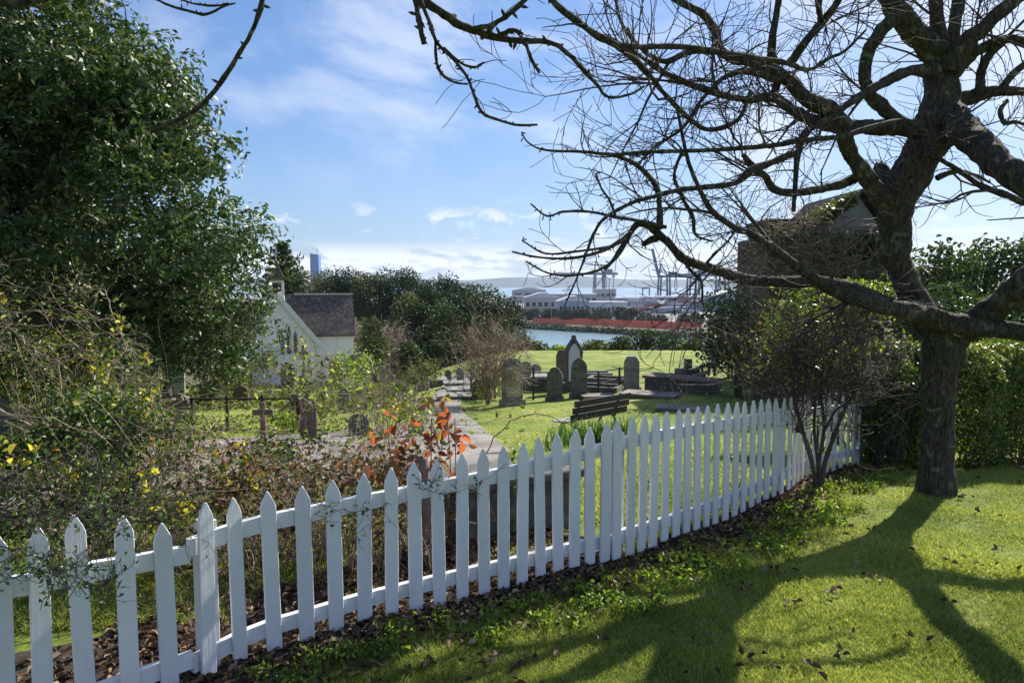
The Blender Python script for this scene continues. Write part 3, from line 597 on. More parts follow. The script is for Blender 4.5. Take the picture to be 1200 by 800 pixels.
# ================================================================ GENERIC PLANTS
def tree_at(name, u, vtop, Y, wpx, label, group, mat, cat='tree', lobes=9, leaf=.3, per=5, trunk=True, vbase=None, seed=0, flat_=1.0):
    global rng
    sv = rng; rng = np.random.default_rng(seed+int(u*7+Y*3))
    top = P(u, vtop, Y); gz = ground(top[0], Y) if vbase is None else P(u, vbase, Y)[2]
    H = max(top[2]-gz, 1.2); Wd = wpx*Y/F/2; t = thing(name, (top[0], Y, gz), label, cat, group)
    crown_h = H*.82; L = []
    for k in range(lobes):
        a = rng.uniform(0, 2*math.pi); q = rng.random()**.6; zz = rng.uniform(.18, .86)
        env = math.sqrt(max(.12, 1-(2*(zz-.38))**2)) 
        rad = Wd*rng.uniform(.32, .5)
        L.append((top[0]+math.cos(a)*q*max(Wd-rad, 0)*env, Y+math.sin(a)*q*max(Wd-rad, 0)*env, gz+H*.18+crown_h*zz*.92, rad, rad, min(rad*.8, crown_h*.3)*flat_))
    C, Nn = lobe_points(rng, L, per/leaf**2*.12)
    C[:, 2] = np.maximum(C[:, 2], gz+.03)
    C[:, 2] = np.minimum(C[:, 2], top[2]+.02*H*rng.random(len(C)))
    leaves('crown', C, rng, leaf, .6, mat, t, Nn, .6)
    if trunk:
        tb = TB(6); tb.tube([(top[0], Y, gz-.1), (top[0]+rng.normal(0, .02)*H, Y, gz+H*.3), (top[0]+rng.normal(0, .05)*H, Y, gz+H*.7)], [H*.035, H*.028, H*.012])
        for k in range(5):
            l = L[k]; tb.tube([(top[0], Y, gz+H*.25), ((top[0]+l[0])/2, (Y+l[1])/2, gz+H*.42), l[:3]], [H*.018, H*.013, H*.005])
        tb.build('trunk', m_bark, t)
    rng = sv; return t
def bare_at(name, u, vtop, Y, wpx, label, cat='tree', group=None, r0=.05, n=6, depth=3, mat=None, vbase=None, L=None, spread=.5, kids=(4, 7), minr=.012, up=.3, curl=.7):
    g = G(u, vbase) if vbase else np.array((P(u, vtop, Y)[0], Y, ground(P(u, vtop, Y)[0], Y))); Y = g[1]
    H = P(u, vtop, Y)[2]-g[2]; t = thing(name, g, label, cat, group); tb = TB(4); Wd = wpx*Y/F/2
    for k in range(n):
        a = 2*math.pi*k/n+rng.uniform(-.4, .4); d = unit(np.array((math.cos(a)*Wd/H*spread*2, math.sin(a)*Wd/H*spread*2, 1.)))
        grow(tb, g+np.array((math.cos(a), math.sin(a), 0))*r0*1.5, d, (L or H*.62)*rng.uniform(.8, 1.1), r0*rng.uniform(.7, 1.1), depth, curl, 4, kids, up, minr)
    tb.build('stems', mat or m_twig, t); return t, g, H
# ================================================================ CHAPEL
def chapel():
    Y0 = 44.0; s = Y0/F
    def Z(v, Y): return P(600, v, Y)[2]
    def Xx(u, Y): return P(u, 380, Y)[0]
    cx = Xx(325, Y0); xr = Xx(371, Y0); half = xr-cx; xl = cx-half
    zg = ground(cx, Y0)-.3; ze = Z(403, Y0); za = Z(345, Y0)
    t = thing('chapel', (cx, Y0, zg), 'small white timber chapel with grey shingled roof and open bell turret', 'chapel')
    m_w = surf('chapel_paint', [(.3, (.77, .73, .83)), (.7, (.84, .80, .89))], 3, .6, .1)
    m_sh, tt, b = base_mat('wood_shingles'); br = tt.nodes.new('ShaderNodeTexBrick'); co = tt.nodes.new('ShaderNodeTexCoord'); mp = tt.nodes.new('ShaderNodeMapping')
    mp.inputs['Rotation'].default_value = (R(90), 0, 0); tt.links.new(co.outputs['Object'], mp.inputs[0]); tt.links.new(mp.outputs[0], br.inputs[0])
    br.inputs['Scale'].default_value = 1; br.inputs['Brick Width'].default_value = .14; br.inputs['Row Height'].default_value = .13; br.inputs['Mortar Size'].default_value = .014
    br.inputs['Color1'].default_value = (.08, .072, .068, 1); br.inputs['Color2'].default_value = (.2, .175, .16, 1); br.inputs['Mortar'].default_value = (.015, .012, .012, 1); br.inputs['Bias'].default_value = -.2
    tt.links.new(mixc(tt, 1.0, br.outputs[0], ramp(tt, noise(tt, 2, 6, .7), [(.3, (.6, .6, .6)), (.7, (1.5, 1.45, 1.35))]), 'MULTIPLY'), b.inputs[0]); b.inputs['Roughness'].default_value = .9
    m_gl = flat('lancet_glass', (.03, .035, .04), .25)
    depth = 9.0
    # nave walls with front gable
    mb = MB(); mb.prism([(-half+.12, 0), (half-.12, 0), (half-.12, ze-zg), (0, za-zg-.12), (-half+.12, ze-zg)], (cx, Y0+depth/2, zg), 0, depth); mb.build('wall', m_w, t)
    # transept to the right: wall faces the camera
    Y1 = 44.9; xa, xb = Xx(371, Y1)-.6, Xx(417, Y1); ze1 = Z(392.5, Y1); Yr = 47.0; zr = Z(347, Yr)
    zgt = ground(xb, Y1)-.4
    mb = MB(); mb.add([(xa, Y1, zgt), (xb, Y1, zgt), (xb, Yr*2-Y1, zgt), (xa, Yr*2-Y1, zgt), (xa, Y1, ze1), (xb, Y1, ze1), (xb, Yr*2-Y1, ze1), (xa, Yr*2-Y1, ze1), (xb, Yr, zr-.1), (xa, Yr, zr-.1)],
      [(0, 1, 5, 4), (1, 2, 6, 8, 5), (2, 3, 7, 6), (3, 0, 4, 9, 7), (4, 5, 8, 9), (6, 7, 9, 8)]); mb.build('side_wall', m_w, t)
    # battens
    mb = MB(); x = -half+.2
    while x < half-.15:
        h = ze-zg+(za-ze)*(1-abs(x)/half)-.15; mb.box((cx+x, Y0-.012, zg), (.035, .02, h)); x += .24
    mb.build('battens', m_w, t)
    mb = MB()
    for k in range(12): 
        xx = xa+.7+k*(xb-xa-.75)/11.5; mb.box((xx, Y1-.012, zgt), (.035, .02, ze1-zgt-.02))
    mb.build('battens', m_w, t)
    # roofs
    ov = .18; mb = MB()
    for sgn in (-1, 1):
        e = (cx+sgn*(half+ov), ze-ov*(za-ze)/half); a = (cx, za+.02)
        vs = []
        for y in (Y0-.25, Y0+depth+.2):
            for (x, z) in (a, e): vs += [(x, y, z), (x, y, z+.09)]
        mb.add(vs, [(0, 1, 3, 2), (4, 6, 7, 5), (0, 4, 5, 1), (2, 3, 7, 6), (1, 5, 7, 3), (0, 2, 6, 4)])
    mb.build('roof', m_sh, t)
    mb = MB(); ye, yr2 = Y1-.22, Yr; x0, x1 = cx+.4, xb+.12; vs = []
    for y, z in ((ye, ze1-.13), (yr2, zr)): 
        for x in (x0, x1): vs += [(x, y, z), (x, y, z+.09)]
    mb.add(vs, [(0, 1, 3, 2), (4, 6, 7, 5), (0, 4, 5, 1), (2, 3, 7, 6), (1, 5, 7, 3), (0, 2, 6, 4)])
    vs = []
    for y, z in ((2*Yr-Y1+.22, ze1-.13), (yr2, zr)):
        for x in (x0, x1): vs += [(x, y, z), (x, y, z+.09)]
    mb.add(vs, [(0, 1, 3, 2), (4, 6, 7, 5), (0, 4, 5, 1), (2, 3, 7, 6), (1, 5, 7, 3), (0, 2, 6, 4)])
    mb.build('side_roof', m_sh, t)
    mb = MB(); mb.bar((x0+.6, Yr, zr+.12), (x1, Yr, zr+.12), .22, .1); mb.build('ridge_cap', m_pale, t)
    # bargeboards
    mb = MB()
    for sgn in (-1, 1): mb.bar((cx+sgn*.02, Y0-.3, za+.0), (cx+sgn*(half+ov+.05), Y0-.3, ze-ov*(za-ze)/half-.02), .06, .26, up=(0, 0, 1))
    mb.build('bargeboard', m_paint, t)
    mb = MB(); mb.box((cx, Y0-.03, Z(417, Y0)), (2*half-.3, .07, .1)); mb.build('string_course', m_paint, t)
    mb = MB(); mb.box((xr-.05, Y0-.03, zg), (.16, .1, ze-zg)); mb.build('corner_board', m_paint, t)
    # lancets
    for u, vt in ((330, 389), (337.5, 382), (345, 388)):
        x = Xx(u, Y0); z0 = Z(415, Y0); h = Z(vt, Y0)-z0; w_ = .115
        ol = [(-w_, 0), (w_, 0), (w_, h*.75), (w_*.6, h*.9), (0, h), (-w_*.6, h*.9), (-w_, h*.75)]
        mb = MB(); mb.prism([(a*1.3, -.05 if b_ == 0 else b_*1.05) for a, b_ in ol], (x, Y0-.03, z0), 0, .06); f = mb.build('window', m_paint, t)
        mb = MB(); mb.prism(ol, (x, Y0-.062, z0), 0, .02); mb.build('pane', m_gl, f)
        mb = MB()
        for k in range(6):
            zz = z0+h*(k+.2)/7; mb.bar((x-w_*.95, Y0-.078, zz), (x+w_*.95, Y0-.078, zz+h/7), .009); mb.bar((x+w_*.95, Y0-.078, zz), (x-w_*.95, Y0-.078, zz+h/7), .009)
        mb.build('lattice', m_paint, f)
    # bell turret
    bw = .42; zb = Z(353, Y0); zt = Z(328, Y0); yc = Y0+.45
    mb = MB()
    for a in (-1, 1):
        for b_ in (-1, 1): mb.box((cx+a*(bw-.07), yc+b_*(bw-.07), zb), (.14, .14, zt-zb))
    mb.box((cx, yc, zb-.35), (2*bw, 2*bw, .45)); mb.box((cx, yc, zt-.16), (2*bw-.02, 2*bw-.02, .15)); mb.box((cx, yc, zb+.1), (2*bw+.04, 2*bw+.04, .12))
    tu = mb.build('bell_turret', m_paint, t)
    mb = MB(); v8 = []; zs = [(zt, bw*1.42), (zt+.22, bw*1.0), (zt+.6, bw*.62), (Z(305, Y0), .03)]
    for z_, r_ in zs:
        for a, b_ in ((-1, -1), (1, -1), (1, 1), (-1, 1)): v8.append((cx+a*r_, yc+b_*r_, z_))
    fs = [(3, 2, 1, 0), (12, 13, 14, 15)]
    for l in range(3):
        for q in range(4): fs.append((l*4+q, l*4+(q+1) % 4, l*4+4+(q+1) % 4, l*4+4+q))
    mb.add(v8, fs); mb.build('turret_roof', m_sh, tu)
    mb = MB(); zc = Z(306, Y0); mb.box((cx, yc, zc), (.09, .09, Z(289, Y0)-zc)); mb.box((cx, yc, zc+.48), (.46, .09, .09)); mb.build('cross', m_pale, tu)
    t.rotation_euler.z = R(16)
    bm_ = TB(10); bm_.tube([(cx, yc, zt-.2), (cx, yc, zt-.3), (cx, yc, zt-.45), (cx, yc, zt-.55)], [.03, .12, .15, .22]); bm_.build('bell', m_iron, tu)
chapel()
# ================================================================ GRAVES
def arch(w, h, kind):
    if kind == 'round':
        r = w/2; return [(-r, 0), (r, 0), (r, h-r*.9)]+[(r*math.cos(a), h-r*.9+r*.9*math.sin(a)) for a in np.linspace(.15, math.pi-.15, 11)]+[(-r, h-r*.9)]
    if kind == 'gothic':
        o = [(w/2, 0), (w/2, h*.66)]; 
        for t_ in np.linspace(.15, 1, 7): o.append((w/2*math.cos(t_*math.pi/2)**.9 if t_ < 1 else 0, h*.66+h*.34*t_**.75*1.0 if t_ < 1 else h))
        return [(-x, z) for x, z in o[::-1]][:]+o if False else [(-w/2, 0)]+o+[(-x, z) for x, z in o[-2:0:-1]]
    if kind == 'ogee':
        o = [(w/2, 0), (w/2, h*.62), (w*.54, h*.64), (w*.5, h*.7), (w*.36, h*.8), (w*.2, h*.88), (w*.11, h*.93), (w*.12, h*.97), (w*.05, h)]
        return [(-x, z) for x, z in o[::-1]]+o if False else [(-w/2, 0)]+o+[(-x, z) for x, z in o[-1:0:-1]]
    if kind == 'shoulder':
        o = [(w/2, 0), (w/2, h*.78), (w*.44, h*.83), (w*.36, h*.86)]+[(w*.34*math.cos(a), h*.86+h*.14*math.sin(a)) for a in np.linspace(.3, math.pi/2, 5)]
        return [(-w/2, 0)]+o+[(-x, z) for x, z in o[-2:0:-1]]
    if kind == 'taper':
        o = [(w/2, 0), (w*.5, h*.84), (w*.38, h*.93), (w*.3, h), (-w*.3, h), (-w*.38, h*.93), (-w*.5, h*.84), (-w/2, 0)]; return o[::1]
def stone(name, u, vt, vb, wpx, kind, mat, label, rz=0, th=None, panel=None, tilt=0, base=True, group=None, ridge=False, cat='headstone'):
    g = GC(u, vb); Y = g[1]; s = Y/F; h = (vb-vt)*s*1.0; w_ = wpx*s; th = th or max(.1, w_*.16)
    t = thing(name, g-np.array((0, 0, .06)), label, cat, group)
    b0 = .14*h if base else 0
    if base: mb = MB(); mb.box((0, 0, -.1), (w_*1.28, th*2.6, b0+.1), 0, .94); mb.v = rot(mb.v, rz, g, 0); mb.build('plinth', mat, t, bev=.01)
    o = arch(w_, h-b0+.06, kind)
    mb = MB(); mb.prism(o, (0, 0, b0-.02), 0, th); mb.v = rot(mb.v, rz, g, tilt); mb.build('slab', mat, t, bev=min(.015, th*.12))
    if panel:
        a = arch(w_*.66, (h-b0)*.8, 'gothic' if kind in ('gothic', 'ogee') else 'round' if kind in ('round', 'shoulder') else 'taper'); mb = MB(); mb.prism(a, (0, -th/2-.004, b0+.05*h), 0, .02); mb.v = rot(mb.v, rz, g, tilt); mb.build('inscription_panel', panel, t)
    if ridge:
        mb = MB(); mb.box((0, -th/2-.012, b0+.1*h), (.035, .03, h*.78)); mb.box((0, -th/2-.012, b0+h*.55), (w_*.42, .028, .035)); mb.v = rot(mb.v, rz, g, tilt); mb.build('carved_cross', mat, t)
    return t, g, w_, h
def rot(v, rz, g, tilt=0):
    ca, sa = math.cos(rz), math.sin(rz); o = []
    for x, y, z in v:
        x2 = x+z*tilt; o.append((g[0]+x2*ca-y*sa, g[1]+x2*sa+y*ca, g[2]+z))
    return o
stone('headstone', 600.5, 420, 475, 25, 'round', m_stone, 'broad round topped headstone with pale lichened face beside the bare bush', .18, panel=surf('lichen_face', [(.25, (.26, .27, .2)), (.7, (.42, .42, .33))], 5, .9, .4))
stone('headstone', 616, 424, 458, 13, 'round', m_stone, 'grey headstone half hidden behind the broad pale faced one', .1, base=False)
stone('headstone', 628, 427, 441, 12, 'round', m_stone, 'smallest round headstone standing low at the edge of the far lawn', 0, base=False)
stone('headstone', 650, 431, 470, 18, 'shoulder', m_dstone, 'small dark headstone carved with a thin raised cross', -.15, ridge=True)
stone('headstone', 678.5, 419, 467, 19, 'gothic', m_dstone, 'dark pointed headstone on a plinth in front of the tallest one', -.12)
stone('headstone', 672, 393, 458, 20, 'ogee', m_dstone, 'tallest dark headstone with ogee top and long white marble panel', .05, panel=m_marble, th=.3)
stone('headstone', 657.5, 411, 450, 12, 'taper', m_brown, 'flat topped brown headstone just left of the tallest one', 0, base=False)
stone('headstone', 740, 418, 461, 18, 'taper', m_stone, 'weathered headstone with clipped shoulders standing alone at the head of a concrete grave', -.2, th=.3)
# left part
stone('headstone', 338, 423, 453, 17, 'round', m_dstone, 'dark round topped headstone in front of the chapel wall', .1)
stone('headstone', 394, 412, 446, 17, 'round', m_red, 'rusty red brown ornate headstone below the chapel side wall', -.1)
stone('headstone', 448, 424, 452, 20, 'gothic', m_dstone, 'shaded dark headstone right of the carved stone disc', .1)
stone('headstone', 362, 461, 515, 20, 'gothic', m_brown, 'narrow brown pointed headstone beside the path among yellow leaves', .15, base=False)
stone('headstone', 206, 462, 506, 31, 'round', m_brown, 'brown round topped headstone leaning among the weeds at left', -.2, tilt=.12, base=False)
stone('headstone', 203, 431, 468, 28, 'taper', m_stone, 'pale grey slab headstone under the low leaves of the dense tree', .1, base=False)
stone('headstone', 171, 430, 460, 17, 'round', flat('green_stone', (.06, .13, .12), .7, 0, .3), 'small dark green arched headstone next to the pale slab', 0, base=False)
stone('headstone', 128, 478, 585, 68, 'shoulder', surf('black_stone', [(.3, (.018, .018, .018)), (.7, (.05, .05, .045))], 7, .9, .5), 'wide black shaded headstone under yellow leaves near the fence', .3, th=.16, base=False)
stone('headstone', 6, 468, 512, 26, 'taper', m_stone, 'grey stone slab at the left edge above the path', .1, base=False)
stone('headstone', 560, 446, 468, 14, 'shoulder', m_dstone, 'little dark headstone left of the bare bush', .2)
stone('headstone', 592, 608-12, 628, 0.1+18, 'taper', m_dstone, 'low dark kerb stone behind the fence pickets', 0) if False else None
for u, vt, vb_, w_, kd, mt, rz_, lb_ in (
    (470, 446, 468, 15, 'round', m_stone, .1, 'small grey round headstone between the carved disc and the narrow path'),
    (497, 440, 457, 11, 'gothic', m_dstone, -.1, 'slender dark headstone at the edge of the lawn left of the bare bush'),
    (421, 486, 512, 24, 'round', m_dstone, .2, 'low dark rounded headstone above the wide path under leaves'),
    (283, 452, 474, 16, 'gothic', m_brown, .2, 'short brown headstone under the edge of the dense tree'),
    (243, 446, 474, 17, 'round', m_stone, -.1, 'mossy grey headstone right of the pale slab under the tree'),
    (345, 463, 482, 11, 'taper', m_dstone, .1, 'stubby dark block headstone behind the brown pointed one'),
    (404, 455, 478, 14, 'shoulder', m_stone, -.2, 'little grey shouldered headstone below the rusty red one'),
    (488, 488, 512, 19, 'round', m_stone, .1, 'squat grey headstone just above the orange shrub'),
    (540, 432, 447, 9, 'taper', m_stone, 0, 'tiny pale headstone at the far end of the narrow path'),
    (525, 434, 448, 8, 'round', m_dstone, 0, 'tiny dark headstone at the far end of the narrow path'),
    (60, 470, 505, 20, 'gothic', m_dstone, .1, 'dark pointed headstone in the undergrowth at far left'),
    (152, 440, 470, 14, 'round', m_stone, .1, 'grey round headstone left of the small dark green one')):
    stone('headstone', u, vt, vb_, w_, kd, mt, lb_, rz_, tilt=rng.normal(0, .03))
# round disc monument on a stem
def disc():
    g = G(421, 468); Y = g[1]; s = Y/F; t = thing('disc_monument', g, 'grey stone monument with a carved round head beneath yellow green leaves', 'monument'); zc = (468-428)*s
    r_ = 16.5*s; mb = MB(); mb.prism([(r_*math.cos(a), zc+r_*.92*math.sin(a)) for a in np.linspace(0, 2*math.pi, 24, endpoint=False)], (0, 0, 0), 0, .16); mb.v = rot(mb.v, 0, g); mb.build('head', m_stone, t, bev=.012)
    mb = MB()
    for a in (0, math.pi/2, math.pi, 3*math.pi/2):
        c_ = (r_*.42*math.cos(a), zc+r_*.4*math.sin(a)); mb.prism([(c_[0]+r_*.34*math.cos(b_)*(1 if a in (0, math.pi) else .5), c_[1]+r_*.3*math.sin(b_)*(.55 if a in (0, math.pi) else 1)) for b_ in np.linspace(0, 2*math.pi, 10, endpoint=False)], (0, -.09, 0), 0, .05)
    mb.v = rot(mb.v, 0, g); mb.build('relief', m_pale, t)
    mb = MB(); mb.box((0, 0, -.05), (.26, .2, zc-r_*.8+.05), 0, .8); mb.box((0, 0, -.05), (.6, .4, .2), 0, .9); mb.v = rot(mb.v, 0, g); mb.build('shaft', m_stone, t)
disc()
def cross(u, vt, vb, wpx, mat, label, ped=False, name='stone_cross'):
    g = GC(u, vb); s = g[1]/F; h = (vb-vt)*s; w_ = wpx*s; t = thing(name, g, label, 'cross'); p = h*.3 if ped else 0
    if ped: mb = MB(); mb.box((0, 0, -.1), (w_*1.2, w_*.9, p+.1), 0, .8); mb.v = rot(mb.v, .15, g); mb.build('pedestal', mat, t, bev=.02)
    mb = MB(); sw = w_*.28
    mb.box((0, 0, p-.05), (sw, sw*.7, h-p+.05), 0, .85); mb.box((0, 0, p+(h-p)*.7), (w_, sw*.62, sw*.95)); mb.v = rot(mb.v, .1, g); mb.build('cross', mat, t, bev=.01)
cross(356, 400, 451, 12, m_dstone, 'tall dark stone cross on a pedestal against the white chapel', True)
cross(377, 430, 447, 11, m_dstone, 'tiny dark cross by the corner of the chapel side wall')
cross(309, 470, 520, 24, m_brown, 'brown stone cross standing behind a rusty grave rail')
# kerbed graves and tombs
def tomb(u, vb, L, W_, h, rz, mat, label, name='box_tomb', lid=None, inner=None, slope=0, cat='tomb'):
    g = G(u, vb); t = thing(name, g, label, cat)
    if inner is None:
        mb = MB(); mb.box((0, 0, -.35), (L, W_, h+.35)); mb.v = [(x, y, z+(x/L)*slope if z > 0 else z) for x, y, z in mb.v]; mb.v = rot(mb.v, rz, g); mb.build('chest', mat, t, bev=.015)
        mb = MB(); mb.box((0, 0, h+.003), (L+.14, W_+.12, .07)); mb.v = [(x, y, z+(x/L)*slope) for x, y, z in mb.v]; mb.v = rot(mb.v, rz, g); mb.build('lid', lid or mat, t, bev=.012)
    else:
        mb = MB()
        for a, b_, c_, d_ in ((0, -W_/2, L, .14), (0, W_/2, L, .14), (-L/2+.07, 0, .14, W_-.145), (L/2-.07, 0, .14, W_-.145)): mb.box((a, b_, -.3), (c_, d_, h+.3))
        mb.v = rot(mb.v, rz, g); mb.build('kerb', mat, t, bev=.012)
        mb = MB(); mb.box((0, 0, -.3), (L-.3, W_-.16, .3+h*.55)); mb.v = rot(mb.v, rz, g); mb.build('infill', inner, t)
    return t
tomb(800, 459, 2.2, .95, .4, -.42, m_dstone, 'long low dark box tomb with a grey lid at the right of the graves', lid=m_brown, slope=-.1)
tomb(762, 466, 1.5, .8, .08, -.45, m_conc, 'sloping plain concrete grave slab in front of the clipped headstone', 'grave_slab', lid=m_conc)
tomb(638, 456, 1.0, .8, .42, .15, m_dstone, 'squat dark tomb between the pale faced and cross carved headstones', lid=m_stone)
tomb(700, 458, 1.5, .85, .2, -.35, m_dstone, 'kerbed grave with gravel infill behind the bench', 'kerbed_grave', inner=m_brown, cat='grave')
tomb(716, 450, 1.6, .85, .25, -.3, m_dstone, 'further kerbed grave left of the clipped headstone', 'kerbed_grave', inner=m_brown, cat='grave')
tomb(695, 443, 1.4, .8, .25, 0, m_stone, 'kerbed grave beside the far lawn behind the dark pointed headstone', 'kerbed_grave', inner=m_conc, cat='grave')
tomb(640, 444, 1.6, .8, .25, .1, m_stone, 'kerbed grave beyond the squat tomb', 'kerbed_grave', inner=m_conc, cat='grave')
tomb(700, 467, .9, .5, .05, .2, m_conc, 'small concrete footing in the grass behind the bench', 'grave_slab')
tomb(800, 481, 1.2, .5, .03, -.2, m_conc, 'flat pale slab sunk in the shaded grass near the fence', 'grave_slab')
for u, v, a, lab in ((536, 452, .1, 'topmost flat slab beside the narrow path'), (541, 460, .2, 'middle flat grey slab beside the narrow path'), (532, 468, .15, 'large worn flat slab at the bend of the narrow path'), (515, 446, 0, 'flat slab at the far end of the narrow path')):
    tomb(u, v, 1.0, .8, .1, a, m_stone, lab, 'grave_slab')
tomb(598, 618, 1.05, .45, .42, .5, m_dstone, 'dark box tomb seen between the white pickets', lid=m_dstone)
tomb(500, 455, 1.6, .9, .35, .2, m_dstone, 'low dark tomb among yellow leaves left of the narrow path', lid=m_stone)
tomb(268, 455, 1.8, .9, .55, .4, m_dstone, 'broken pinkish box tomb under the edge of the dense tree', lid=m_red)
# toppled pedestal
def rubble():
    g = G(806, 443); t = thing('ruined_monument', g, 'toppled dark stone monument with a stump on a stepped pile', 'monument')
    mb = MB(); mb.box((0, 0, -.1), (1.1, .8, .28)); mb.box((-.05, 0, .18), (.75, .55, .2), .3); mb.v = rot(mb.v, .2, g); mb.build('steps', m_dstone, t, bev=.02)
    mb = MB(); mb.box((0, 0, .38), (.26, .26, .36), .2, .9); mb.v = rot(mb.v, 0, g); mb.build('stump', m_dstone, t, bev=.02)
    mb = MB(); mb.bar((.1, -.3, .12), (.65, -.5, .3), .18, .14); mb.bar((.15, -.2, .34), (.6, -.1, .52), .16, .12); mb.v = rot(mb.v, 0, g); mb.build('fragments', m_stone, t, bev=.015)
rubble()
# iron rails
def railing(ua, va, ub, vb_, h, label, posts=2, rails=(.5, .95), mat=None):
    a, b_ = G(ua, va), G(ub, vb_); t = thing('grave_railing', a, label, 'railing')
    for k in range(posts):
        p = a+(b_-a)*k/(posts-1); mb = MB(); mb.box((p[0], p[1], p[2]-.1), (.06, .06, h+.1)); mb.build('post', mat or m_iron, t)
    for r_ in rails: mb = MB(); mb.bar(a+np.array((0, 0, h*r_)), b_+np.array((0, 0, h*r_)), .035); mb.build('rail', mat or m_iron, t)
railing(625, 469, 600, 460, 1.0, 'black iron grave railing beside the broad pale headstone')
railing(701, 463, 748, 452, .75, 'low black iron grave railing behind the bench', 3)
railing(552, 462, 580, 466, .9, 'rusty iron grave railing left of the bare bush', 3, (.35, .65, .95))
railing(226, 505, 350, 505, .72, 'rusted rail on posts around the grave with the brown cross', 4, (.9,))
# ================================================================ BENCH
def bench():
    a = G(668, 512); b_ = G(738, 498)
    g = G(668, 519); rz = .74; s = g[1]/F; 
    t = thing('park_bench', g, 'dark slatted park bench seen from behind with a curved iron frame', 'bench'); L = 1.75
    def tr(v): return rot(v, rz, g)
    # local x along bench, +y faces away from camera; backrest nearest the camera
    for k in range(3):
        z = .5+.145*k; y = -.02-.05*k; mb = MB(); mb.bar((-.0, y, z), (L, y, z), .035, .125); mb.v = tr(mb.v); mb.build('back_slat', m_timber, t, bev=.004)
    for k in range(4):
        mb = MB(); mb.bar((-.05, .08+.11*k, .42-.012*k), (L+.05, .08+.11*k, .42-.012*k), .09, .03); mb.v = tr(mb.v); mb.build('seat_slat', m_seat, t, bev=.003)
    for x in (.18, L-.35):
        tb = TB(6); th = np.linspace(0, math.pi, 14); pts = [(x, .2-.28*math.cos(q), .04+.38*math.sin(q)) for q in th]; tb.tube(rot(pts, rz, g), .022)
        tb.tube(rot([(x, .5, .38), (x, .0, .4), (x, -.03, .6), (x, -.13, .86)], rz, g), .02); tb.tube(rot([(x, -.08, .0), (x, -.08, .06)], rz, g), .022); tb.tube(rot([(x, .48, .0), (x, .48, .06)], rz, g), .022)
        tb.build('iron_frame', m_iron, t)
bench(); bpy.data.objects['park_bench'].scale = (.84, .84, .84)
# strap-leaved clumps by the bench
for u, v, k_, lab in ((676, 521, 60, 'clump of upright strap leaves under the left end of the bench'), (703, 519, 70, 'clump of upright strap leaves under the middle of the bench'), (727, 515, 60, 'clump of upright strap leaves at the right end of the bench'), (655, 524, 26, 'sparse low strap leaf clump nearest the fence')):
    g = G(u, v); Vv = []; Ff = []
    for _ in range(k_*2):
        a = rng.uniform(0, 6.28); p = g[:2]+rng.normal(0, .17, 2).clip(-.28, .28)*.75; z0 = ground(*p); h = rng.uniform(.2, .48); dx, dy = math.cos(a), math.sin(a); b0 = len(Vv)
        for q, (w_, o_) in enumerate(((.011, 0), (.012, .12), (.008, .35), (.001, .65))):
            zz = z0+h*(q/3)**.85; ox, oy = p[0]+dx*o_*h*.7, p[1]+dy*o_*h*.7; Vv += [(ox-dy*w_, oy+dx*w_, zz), (ox+dy*w_, oy-dx*w_, zz)]
        Ff += [(b0+2*q, b0+2*q+1, b0+2*q+3, b0+2*q+2) for q in range(3)]
    o = mesh('strap_plant', Vv, Ff, m_strap if 'm_strap' in globals() else globals().setdefault('m_strap', leafmat('strap_leaf', [(0, (.04, .09, .03)), (.7, (.1, .2, .06)), (1, (.22, .3, .1))], .4, .3)), loc=g)
    tag(o, lab, 'plant', 'strap leaved plants around the bench')
